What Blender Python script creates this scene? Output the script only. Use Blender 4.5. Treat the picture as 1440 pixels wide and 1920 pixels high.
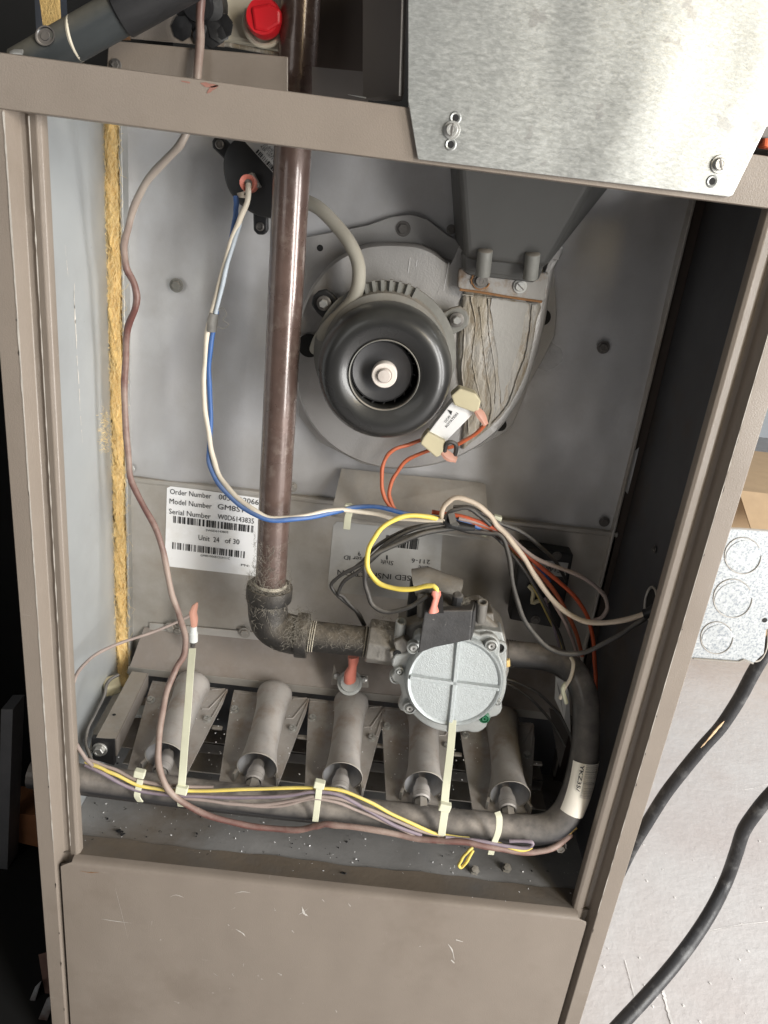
import bpy, bmesh, math, random
import numpy as np
from mathutils import Vector, Matrix, Euler
random.seed(7); rng = np.random.default_rng(5)
for o in list(bpy.data.objects): bpy.data.objects.remove(o)
S = bpy.context.scene
C = S.collection

# ------------------------------------------------------------------ camera
FPX, PITCH, ROLL, YAW = 1406.5, .3759, .1185, .0115
CAM = Vector((.0059, -.5306, .8792))
FW = Vector((math.sin(YAW)*math.cos(PITCH), math.cos(YAW)*math.cos(PITCH), -math.sin(PITCH)))
RT = Vector((math.cos(YAW), -math.sin(YAW), 0)); UP = RT.cross(FW)
ca, sa = math.cos(ROLL), math.sin(ROLL)
cam = bpy.data.objects.new('camera', bpy.data.cameras.new('camera')); C.objects.link(cam)
ir = RT*ca + UP*sa; iu = UP*ca - RT*sa
M = Matrix((ir, iu, -FW)).transposed().to_4x4(); M.translation = CAM
cam.matrix_world = M
cam.data.sensor_fit = 'HORIZONTAL'; cam.data.sensor_width = 36; cam.data.lens = FPX/1440*36
cam.data.clip_start = .02; cam.data.clip_end = 100
S.camera = cam
# ------------------------------------------------------------------ world and lamps (garage interior, daylight from an open door on the right)
W = bpy.data.worlds.new('World'); S.world = W; W.use_nodes = True
W.node_tree.nodes['Background'].inputs[0].default_value = (.88, .92, .96, 1)
W.node_tree.nodes['Background'].inputs[1].default_value = .04
def area(name, loc, target, sx, sy, power, col):
    l = bpy.data.lights.new(name, 'AREA'); l.shape = 'RECTANGLE'; l.size = sx; l.size_y = sy; l.energy = power; l.color = col
    o = bpy.data.objects.new(name, l); C.objects.link(o); o.location = loc
    o.rotation_euler = (Vector(target)-Vector(loc)).to_track_quat('-Z', 'Y').to_euler()
area('door_daylight', (1.55, -1.55, .98), (-.1, .1, .62), .50, 1.8, 62, (1, .985, .955))
area('side_daylight', (2.2, -.90, 1.0), (-.1, .1, .62), .50, 1.7, 62, (1, .985, .96))
area('left_fill_lamp', (-.85, -1.5, 1.25), (0, .1, .65), .6, 1.0, 3.2, (1, .98, .95))  # added fill at left front, reflects as a sheen in the back wall
area('warm_lamp', (.80, -1.12, 1.42), (.25, -.01, 1.0), .25, .35, 3.0, (1, .80, .46))
area('floor_daylight', (1.6, .8, 1.9), (.9, .7, 0), 1.0, 1.4, 25, (.97, .99, 1))
S.view_settings.view_transform = 'Standard'; S.view_settings.look = 'None'
S.view_settings.exposure = 0; S.view_settings.gamma = 1

# ------------------------------------------------------------------ geometry helpers
def ray(px, py):
    X = (px-720)/FPX; Y = (py-960)/FPX
    return FW + RT*(X*ca+Y*sa) - UP*(-X*sa+Y*ca)
def P(px, py, Y):
    k = ray(px, py); return CAM + k*((Y-CAM.y)/k.y)
def Pz(px, py, z):
    k = ray(px, py); return CAM + k*((z-CAM.z)/k.z)
def Px(px, py, x):
    k = ray(px, py); return CAM + k*((x-CAM.x)/k.x)
def R(px, py, Y, w):            # w pixels across at that spot -> metres
    k = ray(px, py); return w*((Y-CAM.y)/k.y)/FPX

def smooth(pts, n=5):
    pts = [Vector(p) for p in pts]
    if len(pts) < 3: return pts
    q = [pts[0]*2-pts[1]] + pts + [pts[-1]*2-pts[-2]]
    out = []
    for i in range(1, len(q)-2):
        a, b, c, d = q[i-1:i+3]
        for j in range(n):
            t = j/n
            out.append(.5*((2*b)+(c-a)*t+(2*a-5*b+4*c-d)*t*t+(3*b-a-3*c+d)*t**3))
    out.append(pts[-1]); return out

class MB:
    def __init__(s): s.v = []; s.f = []
    def add(s, v, f):
        k = len(s.v); s.v += [Vector(x) for x in v]; s.f += [tuple(i+k for i in q) for q in f]; return s
    def box(s, lo, hi, mat=None):
        x0, y0, z0 = lo; x1, y1, z1 = hi
        v = [Vector(p) for p in ((x0,y0,z0),(x1,y0,z0),(x1,y1,z0),(x0,y1,z0),(x0,y0,z1),(x1,y0,z1),(x1,y1,z1),(x0,y1,z1))]
        if mat: v = [mat @ p for p in v]
        return s.add(v, [(0,3,2,1),(4,5,6,7),(0,1,5,4),(1,2,6,5),(2,3,7,6),(3,0,4,7)])
    def hexa(s, a, b):          # two quads (lists of four points) joined
        return s.add(list(a)+list(b), [(0,1,2,3),(7,6,5,4),(0,4,5,1),(1,5,6,2),(2,6,7,3),(3,7,4,0)])
    def prism(s, pts, off):     # polygon pushed along a vector
        n = len(pts); off = Vector(off); pts = [Vector(p) for p in pts]
        return s.add(pts+[p+off for p in pts], [tuple(range(n)), tuple(range(2*n-1, n-1, -1))]+[(i, i+n, (i+1)%n+n, (i+1)%n) for i in range(n)])
    def tube(s, path, r, seg=8, cap=True, flat=1, ell=None):
        path = [Vector(p) for p in path]; n = len(path)
        rr = r if hasattr(r, '__len__') else [r]*n
        t0 = (path[1]-path[0]).normalized()
        u = t0.orthogonal().normalized(); vs = []
        for i, p in enumerate(path):
            t = (path[min(i+1, n-1)]-path[max(i-1, 0)])
            if t.length < 1e-9: t = t0
            t.normalize(); u = (u - t*u.dot(t)).normalized(); w = t.cross(u)
            for k in range(seg):
                a = 2*math.pi*k/seg
                vs.append(p+(u*math.cos(a)+w*math.sin(a)*flat)*rr[i])
        fs = [(i*seg+k, i*seg+(k+1)%seg, (i+1)*seg+(k+1)%seg, (i+1)*seg+k) for i in range(n-1) for k in range(seg)]
        if cap: fs += [tuple(range(seg-1, -1, -1)), tuple((n-1)*seg+k for k in range(seg))]
        return s.add(vs, fs)
    def lathe(s, prof, c, axis=(0,1,0), seg=40, a0=0, a1=2*math.pi, up=None):
        # prof: (radius, along-axis) list
        ax = Vector(axis).normalized(); c = Vector(c)
        u = (Vector(up) - ax*ax.dot(Vector(up))).normalized() if up else ax.orthogonal().normalized(); w = ax.cross(u)
        full = abs(a1-a0-2*math.pi) < 1e-6; m = seg if full else seg+1; vs = []
        for r, h in prof:
            for k in range(m):
                a = a0+(a1-a0)*k/seg
                vs.append(c+ax*h+(u*math.cos(a)+w*math.sin(a))*max(r, 1e-6))
        fs = []
        for i in range(len(prof)-1):
            for k in range(seg):
                k2 = (k+1) % m
                fs.append((i*m+k, i*m+k2, (i+1)*m+k2, (i+1)*m+k))
        return s.add(vs, fs)
    def strap(s, path, w, t, side):     # flat ribbon: width along side vector
        path = [Vector(p) for p in path]; side = Vector(side).normalized(); n = len(path); vs = []
        for i, p in enumerate(path):
            tg = (path[min(i+1, n-1)]-path[max(i-1, 0)]).normalized(); sd = (side-tg*tg.dot(side)).normalized(); nm = tg.cross(sd)
            vs += [p+sd*w/2+nm*t/2, p-sd*w/2+nm*t/2, p-sd*w/2-nm*t/2, p+sd*w/2-nm*t/2]
        fs = [(i*4+k, i*4+(k+1)%4, i*4+4+(k+1)%4, i*4+4+k) for i in range(n-1) for k in range(4)]+[(3,2,1,0), tuple((n-1)*4+k for k in range(4))]
        return s.add(vs, fs)

def wloc(o):
    p = Vector((0,0,0))
    while o: p += o.location; o = o.parent
    return p
def build(mb, name, mat, parent=None, loc=None, sm=40, bevel=0, kind=None, label=None, seg=2):
    base = wloc(parent) if parent else Vector((0,0,0))
    L = Vector(loc) if loc is not None else (Vector((0,0,0)) if parent else Vector((0,0,0)))
    me = bpy.data.meshes.new(name)
    me.from_pydata([tuple(v-base-(L if not parent else Vector((0,0,0)))) for v in mb.v], [], mb.f)
    me.update()
    bm = bmesh.new(); bm.from_mesh(me); bmesh.ops.recalc_face_normals(bm, faces=bm.faces); bm.to_mesh(me); bm.free()
    if sm:
        me.shade_smooth(); me.set_sharp_from_angle(angle=math.radians(sm))
    if mat: me.materials.append(mat)
    o = bpy.data.objects.new(name, me); C.objects.link(o)
    if parent: o.parent = parent
    else: o.location = L
    if bevel:
        b = o.modifiers.new('bevel', 'BEVEL'); b.width = bevel; b.segments = seg; b.limit_method = 'ANGLE'; b.angle_limit = math.radians(35)
        b.harden_normals = False
    if kind: o['kind'] = kind
    if label: o['label'] = label
    return o
def tag(o, label, cat, group=None):
    o['label'] = label; o['category'] = cat
    if group: o['group'] = group
    return o
def thing(name, label, cat, loc, group=None):
    o = bpy.data.objects.new(name, None); o.empty_display_size = .02; C.objects.link(o); o.location = loc
    return tag(o, label, cat, group)
def solo(mb, name, mat, label, cat, loc, group=None, **k):
    return tag(build(mb, name, mat, None, loc, **k), label, cat, group)
def dup(root, off, label=None):
    r = root.copy(); C.objects.link(r); r.location = root.location+Vector(off)
    if label: r['label'] = label
    for ch in list(root.children):
        c = ch.copy(); C.objects.link(c); c.parent = r
        for g in list(ch.children):
            d = g.copy(); C.objects.link(d); d.parent = c
    return r
def arcpts(c, r, a0, a1, n, Y=None, rx=None):   # pixel arc
    return [(c[0]+(rx or r)*math.cos(math.radians(a0+(a1-a0)*i/n)), c[1]+r*math.sin(math.radians(a0+(a1-a0)*i/n))) for i in range(n+1)]

# ------------------------------------------------------------------ materials
def srgb(r, g, b):
    f = lambda c: (c/255/12.92 if c/255 <= .04045 else ((c/255+.055)/1.055)**2.4)
    return (f(r), f(g), f(b), 1)
def mat(name, col, rough=.5, metal=0, var=.15, vs=30, stretch=(1,1,1), bump=.1, bs=400, dust=0, dustcol=(.30,.25,.195,1), dts=60,
        spot=None, spot_s=200, spot_t=.68, stain=None, stain_s=12, stain_t=.55, stain_w=.12, stain_st=(1,1,1), coat=0, rvar=.12, scratch=0, emis=None, bdist=.001, wave=0, wave_s=9):
    m = bpy.data.materials.new(name); m.use_nodes = True; nt = m.node_tree; N = nt.nodes; Lk = nt.links
    B = N['Principled BSDF']; B.inputs['Roughness'].default_value = rough; B.inputs['Metallic'].default_value = metal
    if coat: B.inputs['Coat Weight'].default_value = coat; B.inputs['Coat Roughness'].default_value = .08
    tc = N.new('ShaderNodeTexCoord')
    def noise(scale, det=4, st=(1,1,1), rg=.6):
        mp = N.new('ShaderNodeMapping'); mp.inputs['Scale'].default_value = st; Lk.new(tc.outputs['Object'], mp.inputs['Vector'])
        mp.inputs['Location'].default_value = (rng.uniform(0,9), rng.uniform(0,9), rng.uniform(0,9))
        n = N.new('ShaderNodeTexNoise'); n.inputs['Scale'].default_value = scale; n.inputs['Detail'].default_value = det; n.inputs['Roughness'].default_value = rg
        Lk.new(mp.outputs[0], n.inputs['Vector']); return n.outputs['Fac']
    def mr(src, a, b, c, d):
        n = N.new('ShaderNodeMapRange'); n.inputs[1].default_value = a; n.inputs[2].default_value = b; n.inputs[3].default_value = c; n.inputs[4].default_value = d
        Lk.new(src, n.inputs[0]); return n.outputs[0]
    def mix(fac, a, b, mode='MIX'):
        n = N.new('ShaderNodeMix'); n.data_type = 'RGBA'; n.blend_type = mode
        for sock, val in ((n.inputs[0], fac), (n.inputs[6], a), (n.inputs[7], b)):
            if isinstance(val, (tuple, list)): sock.default_value = val
            elif isinstance(val, (int, float)): sock.default_value = val
            else: Lk.new(val, sock)
        return n.outputs[2]
    n1 = noise(vs, 5, stretch)
    v = mr(n1, .25, .75, 1-var, 1+var)
    cc = N.new('ShaderNodeCombineColor'); [Lk.new(v, cc.inputs[i]) for i in range(3)]
    colr = mix(1.0, col, cc.outputs[0], 'MULTIPLY')
    rsock = mr(noise(vs*.6, 4, stretch), .3, .7, rough-rvar*rough, rough+rvar)
    if stain:
        f = mr(noise(stain_s, 6, stain_st, .65), stain_t-stain_w, stain_t+stain_w, 0, 1); colr = mix(f, colr, stain)
    if spot:
        f = mr(noise(spot_s, 3), spot_t, spot_t+.03, 0, .85); colr = mix(f, colr, spot)
    if scratch:
        f1 = mr(noise(330, 2, (1.5, .12, .12)), .74, .76, 0, scratch); colr = mix(f1, colr, (.62,.6,.57,1))
        f1 = mr(noise(300, 2, (.1, 1, 1.9)), .75, .77, 0, scratch); colr = mix(f1, colr, (.62,.6,.57,1))
    if dust:
        g = N.new('ShaderNodeNewGeometry'); sx = N.new('ShaderNodeSeparateXYZ'); Lk.new(g.outputs['Normal'], sx.inputs[0])
        up = mr(sx.outputs[2], -.1, .8, 0, 1)
        nz = mr(noise(dts, 6), .3, .65, .25, 1)
        mm = N.new('ShaderNodeMath'); mm.operation = 'MULTIPLY'; Lk.new(up, mm.inputs[0]); Lk.new(nz, mm.inputs[1])
        m2 = N.new('ShaderNodeMath'); m2.operation = 'MULTIPLY'; Lk.new(mm.outputs[0], m2.inputs[0]); m2.inputs[1].default_value = dust
        colr = mix(m2.outputs[0], colr, dustcol)
        m3 = N.new('ShaderNodeMath'); m3.operation = 'ADD'; m3.use_clamp = True; Lk.new(rsock, m3.inputs[0]); Lk.new(m2.outputs[0], m3.inputs[1]); rsock = m3.outputs[0]
        if metal:
            m4 = N.new('ShaderNodeMath'); m4.operation = 'MULTIPLY_ADD'; Lk.new(m2.outputs[0], m4.inputs[0]); m4.inputs[1].default_value = -metal; m4.inputs[2].default_value = metal; m4.use_clamp = True
            Lk.new(m4.outputs[0], B.inputs['Metallic'])
    Lk.new(colr, B.inputs['Base Color']); Lk.new(rsock, B.inputs['Roughness'])
    if bump:
        bp = N.new('ShaderNodeBump'); bp.inputs['Strength'].default_value = bump; bp.inputs['Distance'].default_value = bdist
        Lk.new(noise(bs, 4, stretch if stretch != (1,1,1) else (1,1,1)), bp.inputs['Height']); Lk.new(bp.outputs[0], B.inputs['Normal'])
        if wave:      # slight oil-canning and dents of sheet metal
            b2 = N.new('ShaderNodeBump'); b2.inputs['Strength'].default_value = 1; b2.inputs['Distance'].default_value = wave
            Lk.new(noise(wave_s, 2, (1,1,.6)), b2.inputs['Height']); Lk.new(b2.outputs[0], bp.inputs['Normal'])
    if emis: B.inputs['Emission Color'].default_value = emis; B.inputs['Emission Strength'].default_value = 1
    return m
M_paint = mat('taupe_paint', srgb(130,120,110), .33, 0, .03, 40, bump=.22, bs=900, scratch=.10, spot=(.36,.34,.31,1), spot_s=200, spot_t=.77, wave=.004, wave_s=8, stain=srgb(112,101,90), stain_s=5, stain_t=.66, stain_w=.12)
M_wall = mat('aluminised_sheet', (.55,.55,.56,1), .27, .42, .07, 14, bump=.12, bs=420, dust=.4, wave=.012, wave_s=8, stain=(.46,.45,.44,1), stain_s=8, stain_t=.58, stain_w=.14, rvar=.25)
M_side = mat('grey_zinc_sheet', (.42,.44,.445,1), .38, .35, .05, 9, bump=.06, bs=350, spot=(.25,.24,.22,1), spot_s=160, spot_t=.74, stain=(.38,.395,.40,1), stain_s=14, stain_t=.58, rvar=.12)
M_sided = mat('shaded_dark_sheet', (.085,.086,.092,1), .5, .3, .12, 12, bump=.06, bs=300, stain=(.10,.075,.055,1), stain_s=8, stain_t=.62)  # base colour darkened to carry the right liner's shade
M_lowwall = mat('lower_sheet', (.48,.46,.43,1), .30, .40, .10, 18, bump=.12, bs=400, dust=.5, wave=.008, wave_s=12, stain=(.33,.29,.24,1), stain_s=9, stain_t=.58, stain_w=.15)
M_galv = mat('galvanised_cover', (.37,.38,.365,1), .38, .6, .05, 620, stretch=(.45,1,1.3), bump=.12, bs=900, rvar=.12, stain=(.46,.47,.455,1), stain_s=480, stain_t=.53, stain_w=.08, stain_st=(.5,1,1.2), spot=(.31,.31,.30,1), spot_s=40, spot_t=.66, wave=.010, wave_s=7)
M_spangle = mat('spangled_zinc', (.42,.44,.45,1), .42, .35, .05, 60, bump=.1, bs=300, stain=(.24,.265,.29,1), stain_s=520, stain_t=.54, stain_w=.06, spot=(.52,.54,.54,1), spot_s=300, spot_t=.6)
M_pan = mat('floor_pan_dusty', (.28,.275,.27,1), .62, .25, .18, 16, bump=.25, bs=220, spot=(.05,.045,.04,1), spot_s=90, spot_t=.70, stain=(.18,.14,.10,1), stain_s=5, stain_t=.60, stain_w=.12)
M_pipe = mat('brown_coated_pipe', (.105,.068,.057,1), .20, .25, .18, 60, bump=.16, bs=450, dust=.3, stain=(.17,.13,.11,1), stain_s=90, stain_t=.62, stain_w=.1, coat=.6, rvar=.2)
M_iron = mat('black_malleable_iron', (.030,.028,.026,1), .42, .3, .2, 60, bump=.6, bs=260, dust=.7, dts=90, dustcol=(.24,.20,.15,1))
M_manif = mat('black_manifold', (.028,.028,.030,1), .33, .2, .12, 40, bump=.12, bs=300, dust=1.0, dts=45, dustcol=(.36,.32,.28,1), coat=.25)
M_burner = mat('burner_steel_dusty', (.44,.42,.40,1), .40, .5, .12, 35, bump=.12, bs=400, dust=.55, dustcol=(.36,.315,.275,1), spot=(.42,.41,.4,1), spot_s=260, spot_t=.72, stain=(.24,.17,.12,1), stain_s=30, stain_t=.62)
M_mouth = mat('burner_inside', (.42,.42,.43,1), .32, .6, .2, 60, bump=.1)
M_shelf = mat('shelf_steel', (.30,.27,.245,1), .45, .55, .10, 15, bump=.1, dust=.8, dustcol=(.27,.225,.19,1), stain=(.15,.10,.07,1), stain_s=10, stain_t=.66)
M_bolt = mat('zinc_bolt', (.55,.55,.53,1), .35, .85, .1, 80, bump=.1, dust=.3)
M_dbolt = mat('dull_bolt', (.16,.15,.14,1), .5, .6, .2, 80, bump=.2)
M_cast = mat('cast_aluminium', (.50,.52,.51,1), .46, .55, .06, 60, bump=.40, bs=620, dust=.35)
M_castd = mat('dirty_cast_metal', (.34,.325,.30,1), .5, .55, .2, 60, bump=.5, bs=350, dust=.9, dustcol=(.22,.185,.14,1))
M_cover = mat('valve_cover_cast', (.47,.505,.51,1), .45, .42, .10, 420, bump=.55, bs=800, dust=.12, rvar=.2)
M_blk = mat('black_plastic', (.014,.014,.015,1), .45, 0, .2, 60, bump=.12, bs=400)
M_coil = mat('black_coil_plastic', (.040,.040,.042,1), .62, 0, .3, 120, bump=.35, bs=500, dust=.75, dustcol=(.20,.18,.155,1), spot=(.15,.14,.13,1), spot_s=300, spot_t=.70)
M_cap = mat('glossy_black_shroud', (.018,.018,.018,1), .24, 0, .15, 14, bump=.03, bs=60, coat=.2, dust=.25, dustcol=(.17,.165,.14,1), dts=30, rvar=.15)
M_fan = mat('fan_disc', (.045,.045,.047,1), .38, .2, .2, 30, bump=.05)
M_house = mat('inducer_housing_steel', (.40,.39,.38,1), .34, .5, .06, 25, bump=.25, bs=600, dust=.3, rvar=.12, spot=(.6,.6,.58,1), spot_s=150, spot_t=.75)
M_corr = mat('corroded_outlet', (.36,.33,.28,1), .55, .15, .10, 60, bump=0)
def corrode(m):
    nt = m.node_tree; N = nt.nodes; Lk = nt.links; B = N['Principled BSDF']
    tc = N.new('ShaderNodeTexCoord')
    def wave(sc, dist, dsc, rot):
        mp = N.new('ShaderNodeMapping'); mp.inputs['Rotation'].default_value = (0, rot, 0); mp.inputs['Scale'].default_value = (1,1,.5); Lk.new(tc.outputs['Object'], mp.inputs[0])
        w = N.new('ShaderNodeTexWave'); w.bands_direction = 'X'; w.inputs['Scale'].default_value = sc; w.inputs['Distortion'].default_value = dist
        w.inputs['Detail'].default_value = 5; w.inputs['Detail Scale'].default_value = dsc; w.inputs['Detail Roughness'].default_value = .65; Lk.new(mp.outputs[0], w.inputs[0]); return w.outputs['Fac']
    def mr(src, a, b, c, d):
        n = N.new('ShaderNodeMapRange'); [setattr(n.inputs[k], 'default_value', v) for k, v in zip((1,2,3,4), (a,b,c,d))]; Lk.new(src, n.inputs[0]); return n.outputs[0]
    def mix(f, a, b):
        n = N.new('ShaderNodeMix'); n.data_type = 'RGBA'; Lk.new(f, n.inputs[0])
        for q, v in ((n.inputs[6], a), (n.inputs[7], b)):
            if isinstance(v, tuple): q.default_value = v
            else: Lk.new(v, q)
        return n.outputs[2]
    nz = N.new('ShaderNodeTexNoise'); nz.inputs['Scale'].default_value = 38; nz.inputs['Detail'].default_value = 5
    mp = N.new('ShaderNodeMapping'); mp.inputs['Scale'].default_value = (1.6,1,.55); Lk.new(tc.outputs['Object'], mp.inputs[0]); Lk.new(mp.outputs[0], nz.inputs[0])
    w1 = wave(20, 9, 2.2, .15); w2 = wave(60, 5, 2.5, -.1)
    c = mix(mr(nz.outputs[0], .42, .60, 0, 1), (.34,.325,.30,1), (.275,.24,.185,1))
    c = mix(mr(w1, .02, .12, .38, 0), c, (.185,.13,.07,1))
    c = mix(mr(w2, .86, 1.0, 0, .5), c, (.44,.40,.34,1))
    Lk.new(c, B.inputs['Base Color'])
    bp = N.new('ShaderNodeBump'); bp.inputs['Strength'].default_value = .7; bp.inputs['Distance'].default_value = .001; Lk.new(w1, bp.inputs['Height']); Lk.new(bp.outputs[0], B.inputs['Normal'])
corrode(M_corr)
M_flange = mat('flange_steel', (.31,.30,.285,1), .5, .4, .1, 40, bump=.2, stain=(.20,.12,.06,1), stain_s=60, stain_t=.62)
M_rust = mat('rust', (.24,.12,.05,1), .85, 0, .3, 120, bump=.8, bs=200)
M_vent = mat('dark_vent_box', (.075,.075,.072,1), .42, .1, .1, 10, bump=.05)
M_stator = mat('dusty_motor_frame', (.20,.20,.185,1), .6, .3, .2, 60, bump=.2, dust=.7)
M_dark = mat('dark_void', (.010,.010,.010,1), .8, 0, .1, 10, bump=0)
M_dbrown = mat('dark_brown_panel', (.045,.032,.025,1), .6, 0, .15, 10, bump=.05)
M_insul = mat('yellow_fibreglass', (.92,.66,.28,1), .95, 0, .16, 320, stretch=(1,1,.6), bump=1.0, bs=700, bdist=.002, stain=(.75,.48,.17,1), stain_s=34, stain_t=.56, stain_w=.18)
M_label = mat('label_paper', (.86,.86,.86,1), .42, 0, .03, 20, bump=.03, stain=(.70,.68,.63,1), stain_s=18, stain_t=.66)
M_labeld = mat('label_paper_dusty', (.48,.475,.46,1), .5, 0, .06, 20, bump=.03, stain=(.36,.34,.31,1), stain_s=14, stain_t=.58)
M_ink = mat('black_ink', (.02,.02,.022,1), .6, 0, 0, 10, bump=0)
M_red = mat('red_terminal', (.60,.19,.14,1), .35, 0, .12, 80, bump=.1, dust=.35, dustcol=(.5,.32,.27,1))
M_pink = mat('faded_pink_terminal', (.62,.32,.24,1), .4, 0, .1, 60, bump=.1, dust=.2)
M_rcap = mat('red_rubber_cap', (.62,.012,.020,1), .38, 0, .1, 30, bump=.05)
M_orange = mat('orange_plastic', (.80,.17,.07,1), .4, 0, .1, 30, bump=.05)
M_ivory = mat('ivory_plastic', (.62,.57,.46,1), .5, 0, .08, 20, bump=.06, stain=(.30,.22,.12,1), stain_s=30, stain_t=.66)
M_cream = mat('cream_connector', (.60,.54,.36,1), .45, 0, .06, 50, bump=.05, dust=.25)
M_tie = mat('nylon_tie', (.66,.66,.50,1), .4, 0, .05, 50, bump=.04, dust=.15)
M_ceram = mat('white_ceramic', (.74,.76,.74,1), .25, 0, .06, 60, bump=.03)
M_hub = mat('hub_plastic', (.66,.60,.55,1), .45, 0, .06, 50, bump=.05)
M_hose = mat('grey_rubber_hose', (.30,.285,.24,1), .55, 0, .08, 40, bump=.1, dust=.45)
WD = dict(bump=.15, bs=600, dts=90, vs=70)
M_wbrown = mat('brown_wire', (.115,.044,.036,1), .42, 0, .25, dust=.35, dustcol=(.36,.28,.24,1), stain=(.30,.23,.19,1), stain_s=9, stain_t=.56, stain_w=.08, **WD)
def fade_up(m, col, z0, z1):     # upper stretch of the wire is coated in pale dust
    nt = m.node_tree; N = nt.nodes; L = nt.links; B = N['Principled BSDF']; src = B.inputs['Base Color'].links[0].from_socket
    g = N.new('ShaderNodeNewGeometry'); sx = N.new('ShaderNodeSeparateXYZ'); L.new(g.outputs['Position'], sx.inputs[0])
    r_ = N.new('ShaderNodeMapRange'); r_.inputs[1].default_value = z0; r_.inputs[2].default_value = z1; r_.inputs[4].default_value = .85; L.new(sx.outputs[2], r_.inputs[0])
    r2 = N.new('ShaderNodeMapRange'); r2.inputs[1].default_value = .925; r2.inputs[2].default_value = .96; r2.inputs[3].default_value = 1; r2.inputs[4].default_value = .2; L.new(sx.outputs[2], r2.inputs[0])
    mu = N.new('ShaderNodeMath'); mu.operation = 'MULTIPLY'; L.new(r_.outputs[0], mu.inputs[0]); L.new(r2.outputs[0], mu.inputs[1])
    mx = N.new('ShaderNodeMix'); mx.data_type = 'RGBA'; L.new(mu.outputs[0], mx.inputs[0]); L.new(src, mx.inputs[6]); mx.inputs[7].default_value = col; L.new(mx.outputs[2], B.inputs['Base Color'])
fade_up(M_wbrown, (.40,.35,.30,1), .81, .88)
M_wwhite = mat('white_wire', (.68,.61,.50,1), .45, 0, .10, dust=.35, **WD)
M_wblue = mat('blue_wire', (.035,.11,.32,1), .40, 0, .15, dust=.35, dustcol=(.40,.44,.5,1), **WD)
M_wcream = mat('cream_wire', (.66,.55,.43,1), .45, 0, .08, dust=.3, **WD)
M_worange = mat('orange_wire', (.50,.115,.045,1), .42, 0, .12, dust=.35, dustcol=(.40,.25,.18,1), **WD)
M_wyellow = mat('yellow_wire', (.72,.56,.11,1), .42, 0, .10, dust=.3, dustcol=(.62,.58,.45,1), **WD)
M_wgrey = mat('black_wire_dusty', (.038,.036,.034,1), .38, 0, .15, dust=.50, dustcol=(.36,.33,.29,1), **WD)
M_wtaupe = mat('taupe_wire', (.28,.22,.195,1), .48, 0, .12, dust=.5, dustcol=(.42,.35,.31,1), **WD)
M_wlilac = mat('violet_wire', (.17,.135,.17,1), .45, 0, .12, dust=.6, dustcol=(.40,.33,.35,1), **WD)
M_tape = mat('old_tape', (.12,.115,.105,1), .5, 0, .25, 120, bump=.4, dust=.6)
M_cable = mat('black_rubber_cable', (.022,.022,.024,1), .42, 0, .3, 60, bump=.25, bs=200, stain=(.12,.12,.12,1), stain_s=50, stain_t=.64)
M_card = mat('cardboard', (.42,.29,.17,1), .8, 0, .08, 30, bump=.1)
M_concrete = mat('concrete', (.56,.55,.545,1), .5, 0, .04, 40, bump=.55, bs=75, bdist=.002, stain=(.49,.445,.43,1), stain_s=3.5, stain_t=.55, stain_w=.2, rvar=.25)
M_backdrop = mat('pale_wall', (.75,.80,.84,1), .8, 0, .05, 3, bump=.1)
M_hair = mat('lint_fibre', (.22,.20,.165,1), .95, 0, .3, 60, bump=0)
M_thread = mat('pipe_dope', (.55,.50,.40,1), .8, 0, .35, 160, bump=.8, bs=300)
M_junk = mat('scrap_steel', (.60,.62,.64,1), .4, .4, .2, 20, bump=.2, stain=(.25,.13,.09,1), stain_s=14, stain_t=.56)
M_green = mat('green_paint_screw', (.02,.15,.07,1), .4, 0, .2, 60, bump=.1)
M_barsteel = mat('rack_bar', (.38,.36,.33,1), .42, .6, .1, 30, bump=.12, dust=.6, spot=(.14,.11,.09,1), spot_s=60, spot_t=.70)
M_shed = mat('bracket_paint', (.13,.115,.105,1), .5, 0, .06, 20, bump=.1)

# ------------------------------------------------------------------ text and marks
def text(s, a, b, hpx_mid, parent, m, Y, thick=.0002, h=None, nrm=None, name='lettering', bold=0):
    """flat lettering from world point a to b; lies in the plane whose outward normal is nrm"""
    cu = bpy.data.curves.new('t', 'FONT'); cu.body = s; cu.size = 1; cu.offset = bold; cu.resolution_u = 2
    o = bpy.data.objects.new('t', cu); C.objects.link(o); bpy.context.view_layer.update()
    me = bpy.data.meshes.new_from_object(o); bpy.data.objects.remove(o)
    vs = [v.co.copy() for v in me.vertices]; fs = [tuple(p.vertices) for p in me.polygons]
    if not vs: return
    x0 = min(v.x for v in vs); x1 = max(v.x for v in vs); y1 = max(v.y for v in vs)
    nrm = Vector(nrm or (0,-1,0)).normalized()
    ux = (b-a); L = ux.length; ux.normalize(); uy = nrm.cross(ux)
    hh = h if h else L*y1/(x1-x0)
    mb = MB(); mb.add([a+ux*((v.x-x0)/(x1-x0)*L)+uy*(v.y/y1*hh)+nrm*thick for v in vs], fs)
    return build(mb, name, m, parent, sm=0)
def barcode(a, b, h, parent, nrm=(0,-1,0), seed=1, n=52, thick=.0002):
    rn = random.Random(seed); nrm = Vector(nrm).normalized(); ux = b-a; L = ux.length; ux.normalize(); uy = nrm.cross(ux)
    mb = MB(); x = 0; ws = [rn.choice((1,1,2,3)) for _ in range(n)]; tot = sum(ws)
    for i, w in enumerate(ws):
        if i % 2 == 0:
            p = a+ux*(x/tot*L)+nrm*thick; q = p+ux*(w/tot*L)
            mb.add([p, q, q+uy*h, p+uy*h], [(0,1,2,3)])
        x += w
    return build(mb, 'barcode', M_ink, parent, sm=0)

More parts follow.
